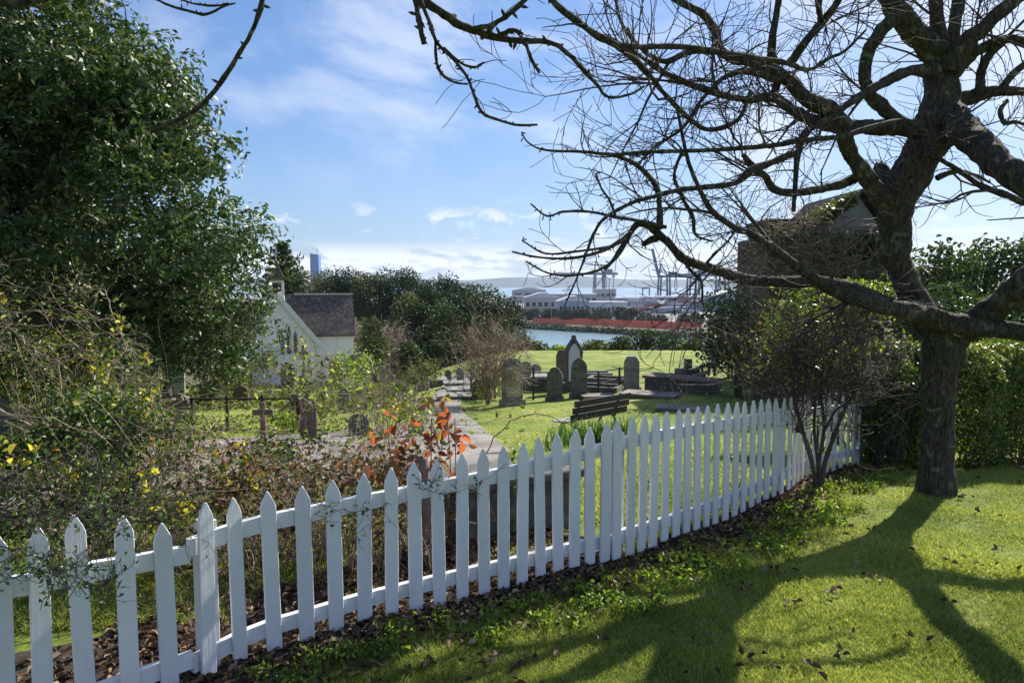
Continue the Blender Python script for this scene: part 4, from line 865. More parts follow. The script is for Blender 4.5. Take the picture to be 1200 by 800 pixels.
# ================================================================ SEATED PERSON on a far bench
def person():
    g = G(838, 443); t0 = thing('garden_seat', g, 'dark garden seat at the edge of the far lawn half hidden by twigs', 'bench')
    mb = MB(); mb.box((0, 0, .42), (1.3, .42, .05)); mb.v = rot(mb.v, .1, g); mb.build('seat', m_timber, t0)
    for x in (-.58, .58):
        for y in (-.16, .16): mb = MB(); mb.box((x, y, -.02), (.07, .07, .44)); mb.v = rot(mb.v, .1, g); mb.build('leg', m_timber, t0)
    z = g[2]+.47; X, Y = g[0], g[1]
    J = [((0, 0, .06), .15), ((0, 0, .3), .15), ((0, .02, .5), .16), ((0, .03, .6), .07), ((0, .05, .68), .075), ((0, .06, .78), .1), ((0, .05, .87), .055),
         ((-.17, .03, .52), .07), ((-.24, .08, .28), .05), ((-.14, .3, .16), .04), ((-.1, .38, .15), .035), ((.17, .03, .52), .07), ((.24, .08, .28), .05), ((.14, .3, .16), .04), ((.1, .38, .15), .035),
         ((-.1, .05, .06), .1), ((-.11, .44, .07), .075), ((-.11, .46, -.4), .05), ((-.11, .58, -.44), .045), ((.1, .05, .06), .1), ((.11, .44, .07), .075), ((.11, .46, -.4), .05), ((.11, .58, -.44), .045)]
    E_ = [(0, 1), (1, 2), (2, 3), (3, 4), (4, 5), (5, 6), (2, 7), (7, 8), (8, 9), (9, 10), (2, 11), (11, 12), (12, 13), (13, 14), (0, 15), (15, 16), (16, 17), (17, 18), (0, 19), (19, 20), (20, 21), (21, 22)]
    me = bpy.data.meshes.new('person'); me.from_pydata([j[0] for j in J], E_, []); o = link(bpy.data.objects.new('person', me)); o.location = (X, Y, z)
    md = o.modifiers.new('skin', 'SKIN'); 
    for k, j in enumerate(J): me.skin_vertices[0].data[k].radius = (j[1], j[1])
    me.skin_vertices[0].data[0].use_root = True
    s2 = o.modifiers.new('sub', 'SUBSURF'); s2.levels = 2; s2.render_levels = 2
    dg = bpy.context.evaluated_depsgraph_get(); nm = bpy.data.meshes.new_from_object(o.evaluated_get(dg)); o.modifiers.clear(); o.data = nm
    nm.materials.clear(); nm.materials.append(flat('pale_shirt', (.5, .51, .55), .8)); nm.materials.append(flat('dark_trousers', (.05, .05, .07), .8)); nm.materials.append(flat('skin', (.5, .32, .25), .6))
    for p in nm.polygons:
        p.use_smooth = True; c_ = p.center; p.material_index = 2 if c_.z > .66 or (c_.y > .26 and c_.z > .1 and abs(c_.x) < .18 and c_.z > .13) else 1 if c_.z < .1 else 0
    tag(o, 'person in pale top and cap sitting on the far seat facing the bay', 'person')
    tb = TB(10); hc = np.array((X, Y+.055, z+.77)); tb.tube([hc+np.array((0, 0, q)) for q in (.0, .05, .09, .12, .13)], [.112, .11, .085, .045, .005]); tb.build('cap', m_marble, o)
person()
# ================================================================ PLANTS NEAR THE GRAVES
t, g, H = bare_at('bare_bush', 572, 372, 22, 78, 'twiggy leafless bush rising beside the broad pale headstone', 'bush', None, .022, 16, 3, m_cane, vbase=474, spread=.42, kids=(4, 6), minr=.006)
C = rng.normal(0, 1, (900, 3))*np.array((.5, .5, .6))+g+np.array((-.2, 0, 1.4)); C[:, 2] = np.maximum(C[:, 2], g[2]+.1)
leaves('leaves', C, rng, .05, .5, m_litter, t)
def shrub(u, v, wpx, hpx, label, mat, Y=None, leaf=.05, n=1600, name='shrub', lobes=6, stems=True, depth=.8, stem_mat=None, loose=.6, group=None, cat='shrub', stem_n=14):
    g = G(u, v) if Y is None else None
    if Y is not None: p = P(u, v, Y); g = np.array((p[0], Y, ground(p[0], Y)))
    s = g[1]/F; W_ = wpx*s/2; zc = P(u, v, g[1])[2]-g[2]; H = hpx*s; t = thing(name, g, label, cat, group); C, Nn = [], []
    z0 = zc if Y is not None else 0
    for k in range(lobes):
        c_ = np.array((rng.uniform(-.7, .7)*W_, rng.uniform(-.5, .5)*depth, z0+H*rng.uniform(.3, .85))); r_ = np.array((W_*rng.uniform(.25, .5), depth*.45, H*rng.uniform(.15, .28)))
        m = int(n/lobes); d = unit(rng.normal(size=(m, 3))); q = rng.random((m, 1))**.4*(1+rng.normal(0, .25*loose, (m, 1))); C.append(g+c_+d*q*r_); Nn.append(d+np.array((0, 0, .5)))
    C = np.concatenate(C); C[:, 2] = np.maximum(C[:, 2], HT(C[:, 0], C[:, 1])+.03); leaves('leaves', C, rng, leaf, .6, mat, t, unit(np.concatenate(Nn)), .7)
    if stems:
        tb = TB(4); H2 = z0+H
        for k in range(stem_n):
            a = rng.uniform(-1, 1); d = unit(np.array((a*W_/H2*.9, rng.uniform(-.4, .4), 1.))); b_ = g+np.array((a*W_*.35, rng.uniform(-.3, .3)*depth, 0)); b_[2] = ground(b_[0], b_[1])-.02
            grow(tb, b_, d, H2*rng.uniform(.7, 1.05), .0075, 1, .5, 4, (3, 6), .1, .002)
        tb.build('stems', stem_mat or m_cane, t)
    return t
shrub(445, 505, 110, 95, 'tall leggy shrub with fresh yellow green leaves before the carved disc', m_green, None, .075, 480, depth=1.4, loose=1.2, stem_n=26)
shrub(395, 470, 130, 60, 'loose yellow green leaves arching over the graves by the chapel', m_green, None, .09, 420, depth=2, loose=1.3, stem_n=22)
shrub(480, 470, 90, 50, 'olive twiggy shrub between the dark tomb and the narrow path', m_olive, None, .09, 1500, depth=2, loose=1.1, stem_n=22)
shrub(300, 470, 80, 55, 'reddish brown twiggy shrub in front of the white chapel corner', m_olive, None, .08, 1500, depth=2, loose=1, stem_n=26)
shrub(255, 475, 70, 60, 'grey green shrub below the hanging edge of the dense tree', m_thicket, None, .08, 1800, depth=2)
shrub(345, 505, 60, 28, 'low green leafy plant beside the brown cross', m_green, None, .06, 700, depth=1, stem_n=6)
shrub(140, 485, 120, 60, 'golden green bushy shrub spilling over the black headstone', m_olive, None, .06, 4500, depth=1.6, lobes=9)
shrub(185, 560, 110, 75, 'shrub with clusters of pale yellow leaves beside the black headstone', m_thicket, None, .05, 2600, depth=.9, lobes=8, loose=1)
shrub(20, 500, 120, 110, 'dense dark shrub filling the gap at the left edge of the graveyard', m_thicket, None, .07, 5200, depth=1.5, lobes=10, stem_n=26)
shrub(60, 478, 150, 120, 'dark leafy undergrowth beneath the dense tree', m_thicket, 13, .08, 9000, depth=2.4, lobes=14, stem_n=26)
shrub(575, 470, 50, 24, 'bright green leaves at the foot of the bare bush', m_green, None, .07, 500, depth=.8, stem_n=3)
shrub(597, 640, 30, 110, 'small sapling with bright green leaves between the pickets', m_green, 5.6, .05, 160, depth=.3, stem_n=4)
shrub(110, 560, 190, 95, 'thick tangled green shrub just behind the left pickets', m_thicket, 4.9, .045, 2000, depth=.8, lobes=10, stem_n=34, loose=1)
shrub(120, 500, 130, 45, 'green and yellow leafy stems draped over the black headstone', m_thicket, 6.0, .045, 900, depth=.5, lobes=8, stem_n=14, loose=1)
shrub(360, 560, 170, 60, 'low sprawling reddish green scrub between path and pickets', m_thicket, 6.2, .045, 420, depth=.7, lobes=8, stem_n=22, loose=1.2)
# orange autumn shrub (hydrangea-like) right behind the fence
def canes(u0, u1, Ya, Yb, vtop, n, label, name, mat, leafm, nleaf, lsize, lv, cat='shrub', kid=(3, 6), dep=2):
    x0 = P((u0+u1)/2, 600, (Ya+Yb)/2); g = np.array((x0[0], x0[1], ground(x0[0], x0[1]))); t = thing(name, g, label, cat); tb = TB(5); tips = []
    for k in range(n):
        u = rng.uniform(u0, u1); Y = rng.uniform(Ya, Yb); p = P(u, 600, Y); b_ = np.array((p[0], Y, ground(p[0], Y)-.03)); top = P(u, vtop+rng.uniform(-18, 40), Y)[2]
        grow(tb, b_, unit(np.array((rng.normal(0, .16), rng.normal(0, .16), 1.))), (top-b_[2])*rng.uniform(.75, 1.05), .0068*rng.uniform(.7, 1.4), dep-1, .35, 4, kid, .25, .0022)
    tb.build('canes', mat, t)
    if nleaf:
        us = rng.uniform(u0, u1, nleaf); vv = rng.uniform(lv[0], lv[1], nleaf); Ys = rng.uniform(Ya, Yb, nleaf)
        C = np.array([P(a, b_, c_) for a, b_, c_ in zip(us, vv, Ys)]); leaves('leaves', C, rng, lsize, .62, leafm, t, None, 1)
    return t
def gpts(n, u, v, Y, su, sv, sY):
    return np.array([P(rng.normal(u, su), rng.normal(v, sv), rng.normal(Y, sY)) for _ in range(n)])
o_t = canes(425, 545, 5.2, 5.9, 560, 14, 'shrub with bright orange autumn leaves just behind the fence', 'autumn_shrub', m_cane, m_orange, 40, .07, (520, 620))
C = np.concatenate([gpts(26, 519, 488, 5.5, 10, 15, .12), gpts(24, 530, 512, 5.5, 12, 12, .12), gpts(30, 500, 525, 5.4, 18, 16, .15), gpts(20, 455, 515, 5.6, 14, 16, .15), gpts(14, 480, 545, 5.3, 26, 12, .15)])
C = C[rng.random(len(C)) < .72]
leaves('autumn_leaves', C, rng, .095, .56, m_orange, o_t, None, 1, 1.0)
tb = TB(5)
for u in (512, 520, 528, 535, 505, 458): tb.tube(smooth_path([P(u+rng.normal(0, 5), 640, 5.5), P(u, 560, 5.5), P(u+rng.normal(0, 6), 490, 5.5)], 4), .005)
tb.build('tall_stems', m_cane, o_t)
canes(190, 300, 4.9, 5.7, 600, 75, 'thicket of bare upright brown canes behind the left fence post', 'cane_thicket', m_cane, m_litter, 260, .06, (560, 720))
canes(300, 425, 5.0, 5.9, 590, 95, 'thicket of tan upright canes with rusty leaves below the path', 'cane_thicket', m_cane, m_litter, 240, .06, (560, 700))
canes(425, 515, 4.9, 5.6, 605, 50, 'sparser bare canes under the orange leaved shrub', 'cane_thicket', m_cane, m_litter, 120, .06, (580, 720))
for a_, l_ in ((762, 'thin leafless saplings close behind the fence right of its middle post'), (815, 'thin leafless saplings behind the fence in line with the long dark tomb'), (860, 'thin leafless saplings behind the fence left of the corner shrub')):
    canes(a_-10, a_+10, 7.0, 7.3, 560, 7, l_, 'sapling', m_twig, m_green, 30, .04, (520, 600), kid=(1, 3))
p = P(500, 640, 5.15); tb = TB(8); z0 = ground(p[0], p[1]); tb.tube([(p[0], p[1], z0-.05), (p[0]+.01, p[1], z0+.4), (p[0]-.02, p[1], z0+.78), (p[0]-.02, p[1], z0+.8)], [.05, .042, .038, .005]); o = tb.build('tree_stump', m_brown, loc=(p[0], p[1], z0)); tag(o, 'thin brown sawn stump behind the fence below the orange leaves', 'stump')
# small leaved rambling rose bushes over the left part of the fence
def rambler(name, label, paths, mat, leafm, nl, ls, jit=.05, sub=5, subL=.35, yellow=0, thick=.006, lm2=None):
    A = [np.array([P(*p) for p in q]) for q in paths]; g = A[0][0]; gz = ground(g[0], g[1]); t = thing(name, (g[0], g[1], gz), label, 'shrub'); tb = TB(5); C = []
    for q in A:
        S = smooth_path(q, 5); S = S+rng.normal(0, .006, S.shape); tb.tube(S, np.linspace(thick, thick*.4, len(S)))
        L_ = len(S)
        for _ in range(sub*len(q)):
            j = rng.integers(1, L_); d = unit(unit(S[j]-S[j-1])*.6+rng.normal(0, .6, 3)); n0 = len(tb.V); grow(tb, S[j], d, subL*rng.uniform(.4, 1.2), thick*.45, 1, .9, 3, (2, 4), .05, .0016)
            for tv in tb.V[n0:]: 
                cc = tv.reshape(-1, 3, 3).mean(1); C.append(cc[rng.integers(0, len(cc), 4)])
        C.append(S[::1])
    C = np.concatenate(C)+rng.normal(0, jit, (sum(len(c) for c in C), 3)) if False else np.concatenate(C)
    idx = rng.integers(0, len(C), nl); C2 = C[idx]+rng.normal(0, jit*.6, (nl, 3)); C2[:, 2] = np.maximum(C2[:, 2], HT(C2[:, 0], C2[:, 1])+.03); tb.build('stems', mat, t); leaves('leaves', C2, rng, ls, .55, leafm, t)
    if yellow:
        cc = C[rng.integers(0, len(C), yellow)]; cl = np.concatenate([c_+rng.normal(0, .035, (12, 3)) for c_ in cc]); leaves('yellow_leaves', cl, rng, .045, .75, lm2 or m_yellow, t)
    return t
def rnd_paths(n, u0, u1, v0, v1, Y0, Y1, du=(-160, 160), dv=(-90, 60), k=4):
    o = []
    for _ in range(n):
        u, v, Y = rng.uniform(u0, u1), rng.uniform(v0, v1), rng.uniform(Y0, Y1); a, b_ = rng.uniform(*du), rng.uniform(*dv); bow = rng.uniform(-30, 12); q = []
        for j in range(k+1): t_ = j/k; q.append((u+a*t_+rng.normal(0, 5), v+b_*t_+bow*4*t_*(1-t_)+rng.normal(0, 4), Y+rng.normal(0, .05)))
        o.append(q)
    return o
rambler('rose_bush', 'leafy thorny rose bush hanging over the left end of the fence', [[(-60, 700, 4.0), (-20, 660, 3.8), (30, 640, 3.5), (60, 650, 3.3)], [(-60, 690, 4), (-10, 640, 3.7), (50, 600, 3.6), (110, 590, 3.5), (150, 600, 3.5)]]+rnd_paths(16, -40, 160, 560, 640, 3.5, 4.1, (-90, 110), (-50, 30)), m_twig, m_thicket, 1900, .034, .06, 4, .2, 8)
rambler('rose_bush', 'sprawling rose bush with yellowing leaves across the left of the path', rnd_paths(18, -30, 250, 520, 610, 4.8, 6.4, (-140, 110), (-60, 40)), m_cane, m_thicket, 1700, .045, .06, 4, .25, 22)
rambler('rose_bush', 'tall tangled rose bush with tan stems against the dense tree', rnd_paths(18, -30, 150, 360, 520, 5.5, 7.5, (-120, 150), (-90, 70)), m_cane, m_thicket, 1200, .05, .07, 3, .35, 12)
rambler('bramble', 'red tinged brambles trailing above the middle pickets', rnd_paths(20, 240, 500, 545, 600, 5.2, 6.3, (-100, 110), (-50, 40)), m_cane, leafmat('bramble_leaf', [(0, (.04, .07, .02)), (.4, (.10, .12, .03)), (.6, (.2, .09, .04)), (1, (.34, .14, .07))]), 1500, .05, .06, 4, .25, 3)
rambler('bramble', 'yellow green brambles tumbling over the graves left of the orange shrub', rnd_paths(16, 350, 500, 450, 520, 8, 11, (-110, 110), (-50, 50)), m_cane, m_green, 520, .075, .1, 4, .5, 4)
rambler('dead_branch', 'pale dead branch slanting down across the left of the path', [[(-40, 470, 5), (20, 490, 4.95), (75, 525, 4.9), (125, 562, 4.85), (170, 600, 4.8)], [(60, 515, 4.9), (110, 530, 4.8), (145, 560, 4.75), (200, 600, 4.7), (262, 640, 4.7)], [(100, 545, 4.9), (98, 568, 4.9), (104, 580, 4.9)]], m_cane, m_thicket, 30, .03, .05, 2, .15, thick=.016)
rambler('sucker_shoot', 'long thin dark shoot arching over the lawn before the bench', [[(560, 560, 5.6), (575, 520, 5.6), (598, 494, 5.6), (628, 485, 5.6), (660, 494, 5.6), (690, 508, 5.6), (720, 512, 5.6)]], m_twig, m_thicket, 6, .03, .02, 0, .1, thick=.005)
rambler('rose_spray', 'thin rose sprays with small dark leaves lying across the leftmost pickets', [[(-60, 720, 3.1), (-10, 690, 2.85), (40, 668, 2.8), (75, 662, 2.8)], [(-50, 640, 3.2), (0, 640, 2.9), (45, 652, 2.85), (70, 690, 2.85)], [(-40, 560, 3.4), (40, 575, 3.2), (110, 592, 3.1), (170, 600, 3.15), (215, 608, 3.2)], [(60, 640, 2.95), (90, 672, 2.95), (118, 690, 3.0), (140, 655, 3.05)], [(-50, 600, 3.3), (20, 612, 3.05), (80, 606, 3.0), (130, 620, 3.05)]], m_twig, leafmat('rose_leaf', [(0, (.03, .06, .03)), (.6, (.06, .11, .05)), (1, (.14, .2, .06))]), 520, .03, .04, 5, .13, 0, .0035)
rambler('rose_spray', 'thin dark rose sprays touching the tops of the middle left pickets', [[(330, 560, 4.2), (375, 590, 3.95), (420, 600, 3.95), (455, 590, 4.0)], [(470, 560, 4.4), (500, 572, 4.2), (530, 578, 4.25), (560, 566, 4.3)]], m_twig, MATS['rose_leaf'], 60, .03, .04, 3, .12, 0, .003)
# trees / masses at left
def crown_poly(poly, n, Y0, Y1, r0, r1):
    poly = np.array(poly, float); o = []
    while len(o) < n:
        u = rng.uniform(poly[:, 0].min(), poly[:, 0].max()); v = rng.uniform(poly[:, 1].min(), poly[:, 1].max()); ins = False
        for i in range(len(poly)):
            x1, y1 = poly[i]; x2, y2 = poly[(i+1) % len(poly)]
            if ((y1 > v) != (y2 > v)) and u < (x2-x1)*(v-y1)/(y2-y1)+x1: ins = not ins
        if ins: Y = rng.uniform(Y0, Y1); p = P(u, v, Y); r_ = rng.uniform(r0, r1); o.append((*p, r_*1.1, r_, r_*.8))
    return o
bt = P(-40, 400, 11.5); g = np.array((bt[0], 11.5, ground(bt[0], 11.5)))
big = thing('dense_tree', g, 'huge dense evergreen tree with dark glossy leaves filling the upper left', 'tree')
poly = [(-330, -260), (30, -260), (80, -40), (122, 24), (186, 78), (218, 132), (236, 188), (262, 238), (268, 285), (256, 322), (272, 362), (276, 400), (250, 428), (200, 428), (120, 400), (40, 380), (-60, 400), (-330, 380)]
LB = crown_poly(poly, 205, 9.6, 13, .42, .85)
C, Nn = lobe_points(rng, LB, 22, .3)
C = np.repeat(C, 11, axis=0); Nr = np.repeat(Nn, 11, axis=0); C = C+rng.normal(0, .058, C.shape)+Nr*.03; Nn = unit(Nr+rng.normal(0, .3, Nr.shape))
uu = 600+C[:, 0]/C[:, 1]*F
keep = rng.random(len(C)) < 1.0
leaves('crown', C[keep], rng, .115, .38, m_dark, big, Nn[keep], .6)
tb = TB(8)
tb.tube(smooth_path([g-np.array((0, 0, .2)), g+np.array((.1, 0, 1.5)), g+np.array((.3, .2, 3)), g+np.array((.2, .3, 5))], 4), [.32]*5+[.28]*4+[.2]*4)
for u, v in ((60, 210), (120, 150), (190, 270), (230, 300), (160, 330), (20, 100), (110, 60), (260, 360), (60, 300)):
    e = P(u, v, 11); tb.tube(smooth_path([g+np.array((.2, .1, 2.2)), (g+np.array((.2, .1, 2.2)))*.5+e*.5+np.array((0, 0, -.3)), e], 5), np.linspace(.11, .025, 11))
    for _ in range(7): grow(tb, e+rng.normal(0, .2, 3), unit(np.array((.5, -.3, .1))+rng.normal(0, .5, 3)), rng.uniform(.5, 1.1), .014, 2, .8, 3, (2, 5), .1, .004)
tb.build('limbs', m_bark, big)
tree_at('evergreen_tree', 30, 285, 17, 420, 'shadowed evergreen behind the left edge of the graveyard', None, m_dark, lobes=16, leaf=.16, per=7)
tree_at('evergreen_tree', 190, 300, 22, 220, 'dark evergreen standing behind the dense tree left of the chapel', None, m_dark, lobes=12, leaf=.2, per=6)
# norfolk pine behind turret
def pine():
    Y = 60; top = P(330, 283, Y); gz = ground(top[0], Y); t = thing('norfolk_pine', (top[0], Y, gz), 'tall dark pine with tiered upswept branches behind the bell turret', 'tree'); H = top[2]-gz
    tb = TB(6); tb.tube([(top[0], Y, gz), (top[0], Y, top[2])], [.25, .05]); C = []
    for k in range(16):
        z = gz+H*(.3+.7*k/16); L = 3.4*(1-k/16.5)+.15
        for q in range(7):
            a = q*.9+k*.4; d = np.array((math.cos(a), math.sin(a), .25)); e = np.array((top[0], Y, z))+d*L; tb.tube([(top[0], Y, z), e], [.04, .01], 4)
            for s_ in np.linspace(.2, 1, 14): C.append(np.array((top[0], Y, z))+d*L*s_+rng.normal(0, .10, (11, 3))+np.array((0, 0, .12*s_)))
    tb.build('trunk', m_bark, t); C = np.concatenate(C); leaves('crown', C, rng, .24, .4, m_far, t)
pine()
# ragged ground cover between the left graves
u = rng.uniform(-60, 560, 26000); Y = 1/(1/6.5+(1/34-1/6.5)*rng.random(26000)); X = (u-600)/F*Y
k = (~in_quadstrip(X, Y, PATH1)) & (~in_quadstrip(X, Y, PATH2)) & (np.sin(X*1.1+Y*.7)*np.sin(Y*.9-X*.5)+.5*np.sin(X*3.1)*np.sin(Y*2.3)+rng.normal(0, .25, len(X)) > .05) & ~((u > 430) & (Y > 13))
C = np.stack([X[k], Y[k], HT(X[k], Y[k])+rng.exponential(.05, k.sum())], 1); o = leaves('ground_cover', C, rng, .07, .5, m_olive, None, np.tile(np.array((0, 0, 1.)), (len(C), 1)), .9); tag(o, 'ragged weeds and dry growth between the graves at left', 'ground cover', kind='stuff')
u = rng.uniform(120, 520, 16000); Y = rng.uniform(17, 43, 16000); X = (u-600)/F*Y
k = (~in_quadstrip(X, Y, PATH2)) & (np.sin(X*.9+Y*.6)*np.sin(Y*.5-X*.7)+rng.normal(0, .3, len(X)) > -.05) & (u < 520-(Y > 24)*30)
C = np.stack([X[k], Y[k], HT(X[k], Y[k])+rng.exponential(.09, k.sum())], 1); o = leaves('ground_cover', C, rng, .16, .55, m_olive, None, np.tile(np.array((0, 0, 1.)), (len(C), 1)), .9); tag(o, 'brownish weeds and stubble around the graves before the chapel', 'ground cover', kind='stuff')
u = rng.uniform(-60, 540, 9000); Y = 1/(1/6+(1/30-1/6)*rng.random(9000)); X = (u-600)/F*Y; k = np.sin(X*1.7+2)*np.sin(Y*1.3)+rng.normal(0, .3, len(X)) > .25
litter('leaf_litter', X[k], Y[k], .075, 'dry leaves drifted over the path and graves at left', .035)
# ================================================================ WOODED HILLSIDE
lab = {'d': ('dark rounded evergreen in the wood below the ridge', 'dark evergreens on the wooded hillside', m_far), 'g': ('mid green broad tree on the wooded hillside', 'green trees on the wooded hillside', m_wood), 'o': ('olive brown scrubby tree on the wooded hillside', 'olive trees on the wooded hillside', m_olive)}
hz = [(345, 306, 120, 60, 'o'), (375, 310, 125, 60, 'o'), (400, 306, 120, 60, 'd'), (430, 304, 118, 55, 'o'), (455, 302, 120, 60, 'd'), (480, 306, 122, 55, 'g'), (500, 310, 118, 50, 'd'), (525, 308, 115, 52, 'd'), (548, 304, 108, 58, 'd'), (568, 312, 104, 52, 'g'), (588, 324, 100, 50, 'd'), (602, 336, 104, 40, 'd'), (478, 326, 90, 56, 'o'), (505, 324, 86, 52, 'd'), (530, 322, 84, 56, 'd'), (556, 330, 82, 50, 'd'), (580, 342, 80, 46, 'd'), (598, 362, 80, 38, 'g'), (490, 342, 68, 50, 'd'), (518, 344, 66, 48, 'g'), (545, 356, 65, 46, 'd'), (570, 368, 64, 44, 'd'), (592, 380, 63, 40, 'g'), (500, 374, 58, 44, 'd'), (528, 378, 57, 42, 'd'), (553, 386, 56, 42, 'g'), (612, 390, 58, 34, 'd'), (480, 392, 54, 40, 'g'), (510, 396, 53, 38, 'd'), (538, 399, 53, 38, 'd'), (565, 398, 54, 38, 'd')]
for k, (u, v, Y, w_, c_) in enumerate(hz):
    l, gp, mm = lab[c_]; tree_at('woodland_tree', u, v, Y, w_*1.12, l, gp, mm, lobes=16, leaf=.34 if Y > 80 else .26, per=8, seed=k)
for u, v, Y, w_, l in ((425, 292, 112, 46, 'tall bare tree crowning the ridge above the chapel roof'), (520, 312, 106, 30, 'small bare tree poking above the dark ridge')):
    bare_at('bare_ridge_tree', u, v, Y, w_, l, 'tree', None, .16, 6, 3, m_cane, spread=.3, minr=.03, L=3.4)
for k, (u, v, Y, w_) in enumerate(((338, 322, 72, 50), (362, 318, 74, 52), (385, 322, 70, 50), (408, 320, 76, 50), (432, 322, 72, 50), (455, 326, 76, 48), (476, 334, 80, 44), (420, 338, 64, 46), (445, 342, 64, 46), (466, 352, 66, 44), (484, 360, 68, 40), (452, 368, 60, 40), (474, 380, 60, 40), (400, 334, 62, 46), (372, 330, 64, 46))):
    bare_at('leafless_tree', u, v, Y, w_*1.3, 'pale leafless tree in the thicket behind the chapel roof', 'tree', 'pale leafless trees behind the chapel', .075, 10, 3, m_cane, spread=.55, minr=.022, kids=(5, 8), L=3.0+(v < 335)*.8)
tree_at('round_tree', 437, 362, 50, 52, 'rounded green tree beside the chapel side wall', None, m_wood, lobes=22, leaf=.15, per=8)
# ================================================================ BUSHES ALONG THE LAWN EDGE
for k, (u, v, w_, c_, l) in enumerate(((625, 400, 44, m_wood, 'dark bush at the left of the lawn edge hedge line'), (655, 404, 36, m_green, 'bright low bush behind the tallest headstone'), (700, 399, 50, m_olive, 'pale olive bush on the lawn edge below the bay'), (728, 395, 44, m_wood, 'mid green bush left of the big domed bush'), (757, 387, 54, m_wood, 'big domed dark green bush at the lawn edge'), (790, 391, 56, m_wood, 'broad green bush with pale flower heads at the lawn edge'), (812, 397, 40, m_olive, 'light green bush at the right end of the lawn edge'), (640, 412, 60, m_green, 'low yellow green bush strip under the bay'), (690, 410, 60, m_olive, 'low bush strip in front of the water'))):
    tree_at('lawn_edge_bush', u, v, 50+k % 3, w_*1.15, l, 'bushes along the far edge of the lawn', c_, 'bush', lobes=11, leaf=.19, per=6.5, trunk=False, vbase=424, seed=k)
# ================================================================ RIGHT SIDE
tree_at('coastal_tree', 868, 318, 21, 120, 'dark spreading evergreen rising over the fence with the harbour beside it', None, m_dark, lobes=20, leaf=.12, per=5)
tree_at('coastal_tree', 940, 308, 17, 120, 'bright leaved evergreen below the overgrown brick building', None, m_hedge, lobes=16, leaf=.1, per=3.4)
for k, (u, v, Y, w_, l) in enumerate(((1085, 278, 26, 110, 'leftmost dark evergreen of the row behind the trunk'), (1128, 268, 27, 70, 'tall dark evergreen in the middle of the row behind the trunk'), (1160, 272, 28, 90, 'dark evergreen right of the middle of the row behind the trunk'), (1205, 270, 27, 110, 'rightmost dark evergreen of the row at the right edge'), (1100, 330, 22, 140, 'lower dark evergreen just above the hedge'), (1190, 330, 22, 120, 'lower dark evergreen at the right edge above the hedge'))):
    tree_at('backdrop_tree', u, v-(16 if v < 300 else 0), Y, w_*1.1, l, 'row of dark evergreens behind the hedge', m_dark, lobes=22, leaf=.17, per=5, seed=k)
# clipped hedge
def hedge(u0, u1, Y0, Y1, vt0, vt1, label, n, name='hedge'):
    p0, p1 = P(u0, 500, Y0), P(u1, 500, Y1); c_ = (p0+p1)/2; gz = ground(c_[0], c_[1]); t = thing(name, (c_[0], c_[1], gz), label, 'hedge'); th = .55
    a = rng.random(n); zt = P(u0, vt0, Y0)[2]*(1-a)+P(u1, vt1, Y1)[2]*a; X = p0[0]+(p1[0]-p0[0])*a; Y = p0[1]+(p1[1]-p0[1])*a; gl = HT(X, Y)
    ang = rng.uniform(-.35, math.pi+.35, n); q = 1-np.abs(rng.normal(0, .13, n)); wob = 1+.09*np.sin(a*23)+.06*np.sin(a*61+ang*4)
    hh = (zt-gl); low_ = rng.random(n) < .55; d = unit(np.array((p1[0]-p0[0], p1[1]-p0[1]))); nn = np.array((d[1], -d[0]))
    off = np.where(low_, th*np.sign(rng.random(n)-.3)*(1-np.abs(rng.normal(0, .18, n))), th*np.cos(ang)*q*wob)*wob
    z = np.where(low_, gl+.02+rng.random(n)*(hh-.4), gl+hh-.42+.42*np.maximum(np.sin(ang), -.3)*q*wob)
    C = np.stack([X+nn[0]*off, Y+nn[1]*off, z], 1); Nn = np.stack([nn[0]*np.sign(off), nn[1]*np.sign(off), np.where(low_, .1, 1.)], 1)
    leaves('foliage', C, rng, .05, .55, m_hedge, t, unit(Nn), .6)
    tb = TB(4)
    for _ in range(60):
        q = rng.random(); b_ = p0*(1-q)+p1*q; b_[2] = ground(b_[0], b_[1]); b_ = b_+np.append(nn*rng.uniform(-.3, .45), 0); grow(tb, b_, unit(np.array((rng.normal(0, .3), rng.normal(0, .3), 1.))), 1.0, .01, 1, .5, 3, (2, 4), .1, .003)
    tb.build('stems', m_twig, t)
hedge(1092, 1330, 8.9, 9.6, 402, 398, 'clipped green hedge with sunlit yellow top right of the trunk', 52000)
hedge(1012, 1092, 9.3, 8.9, 398, 400, 'shaggier hedge end between the fence and the trunk', 17000)
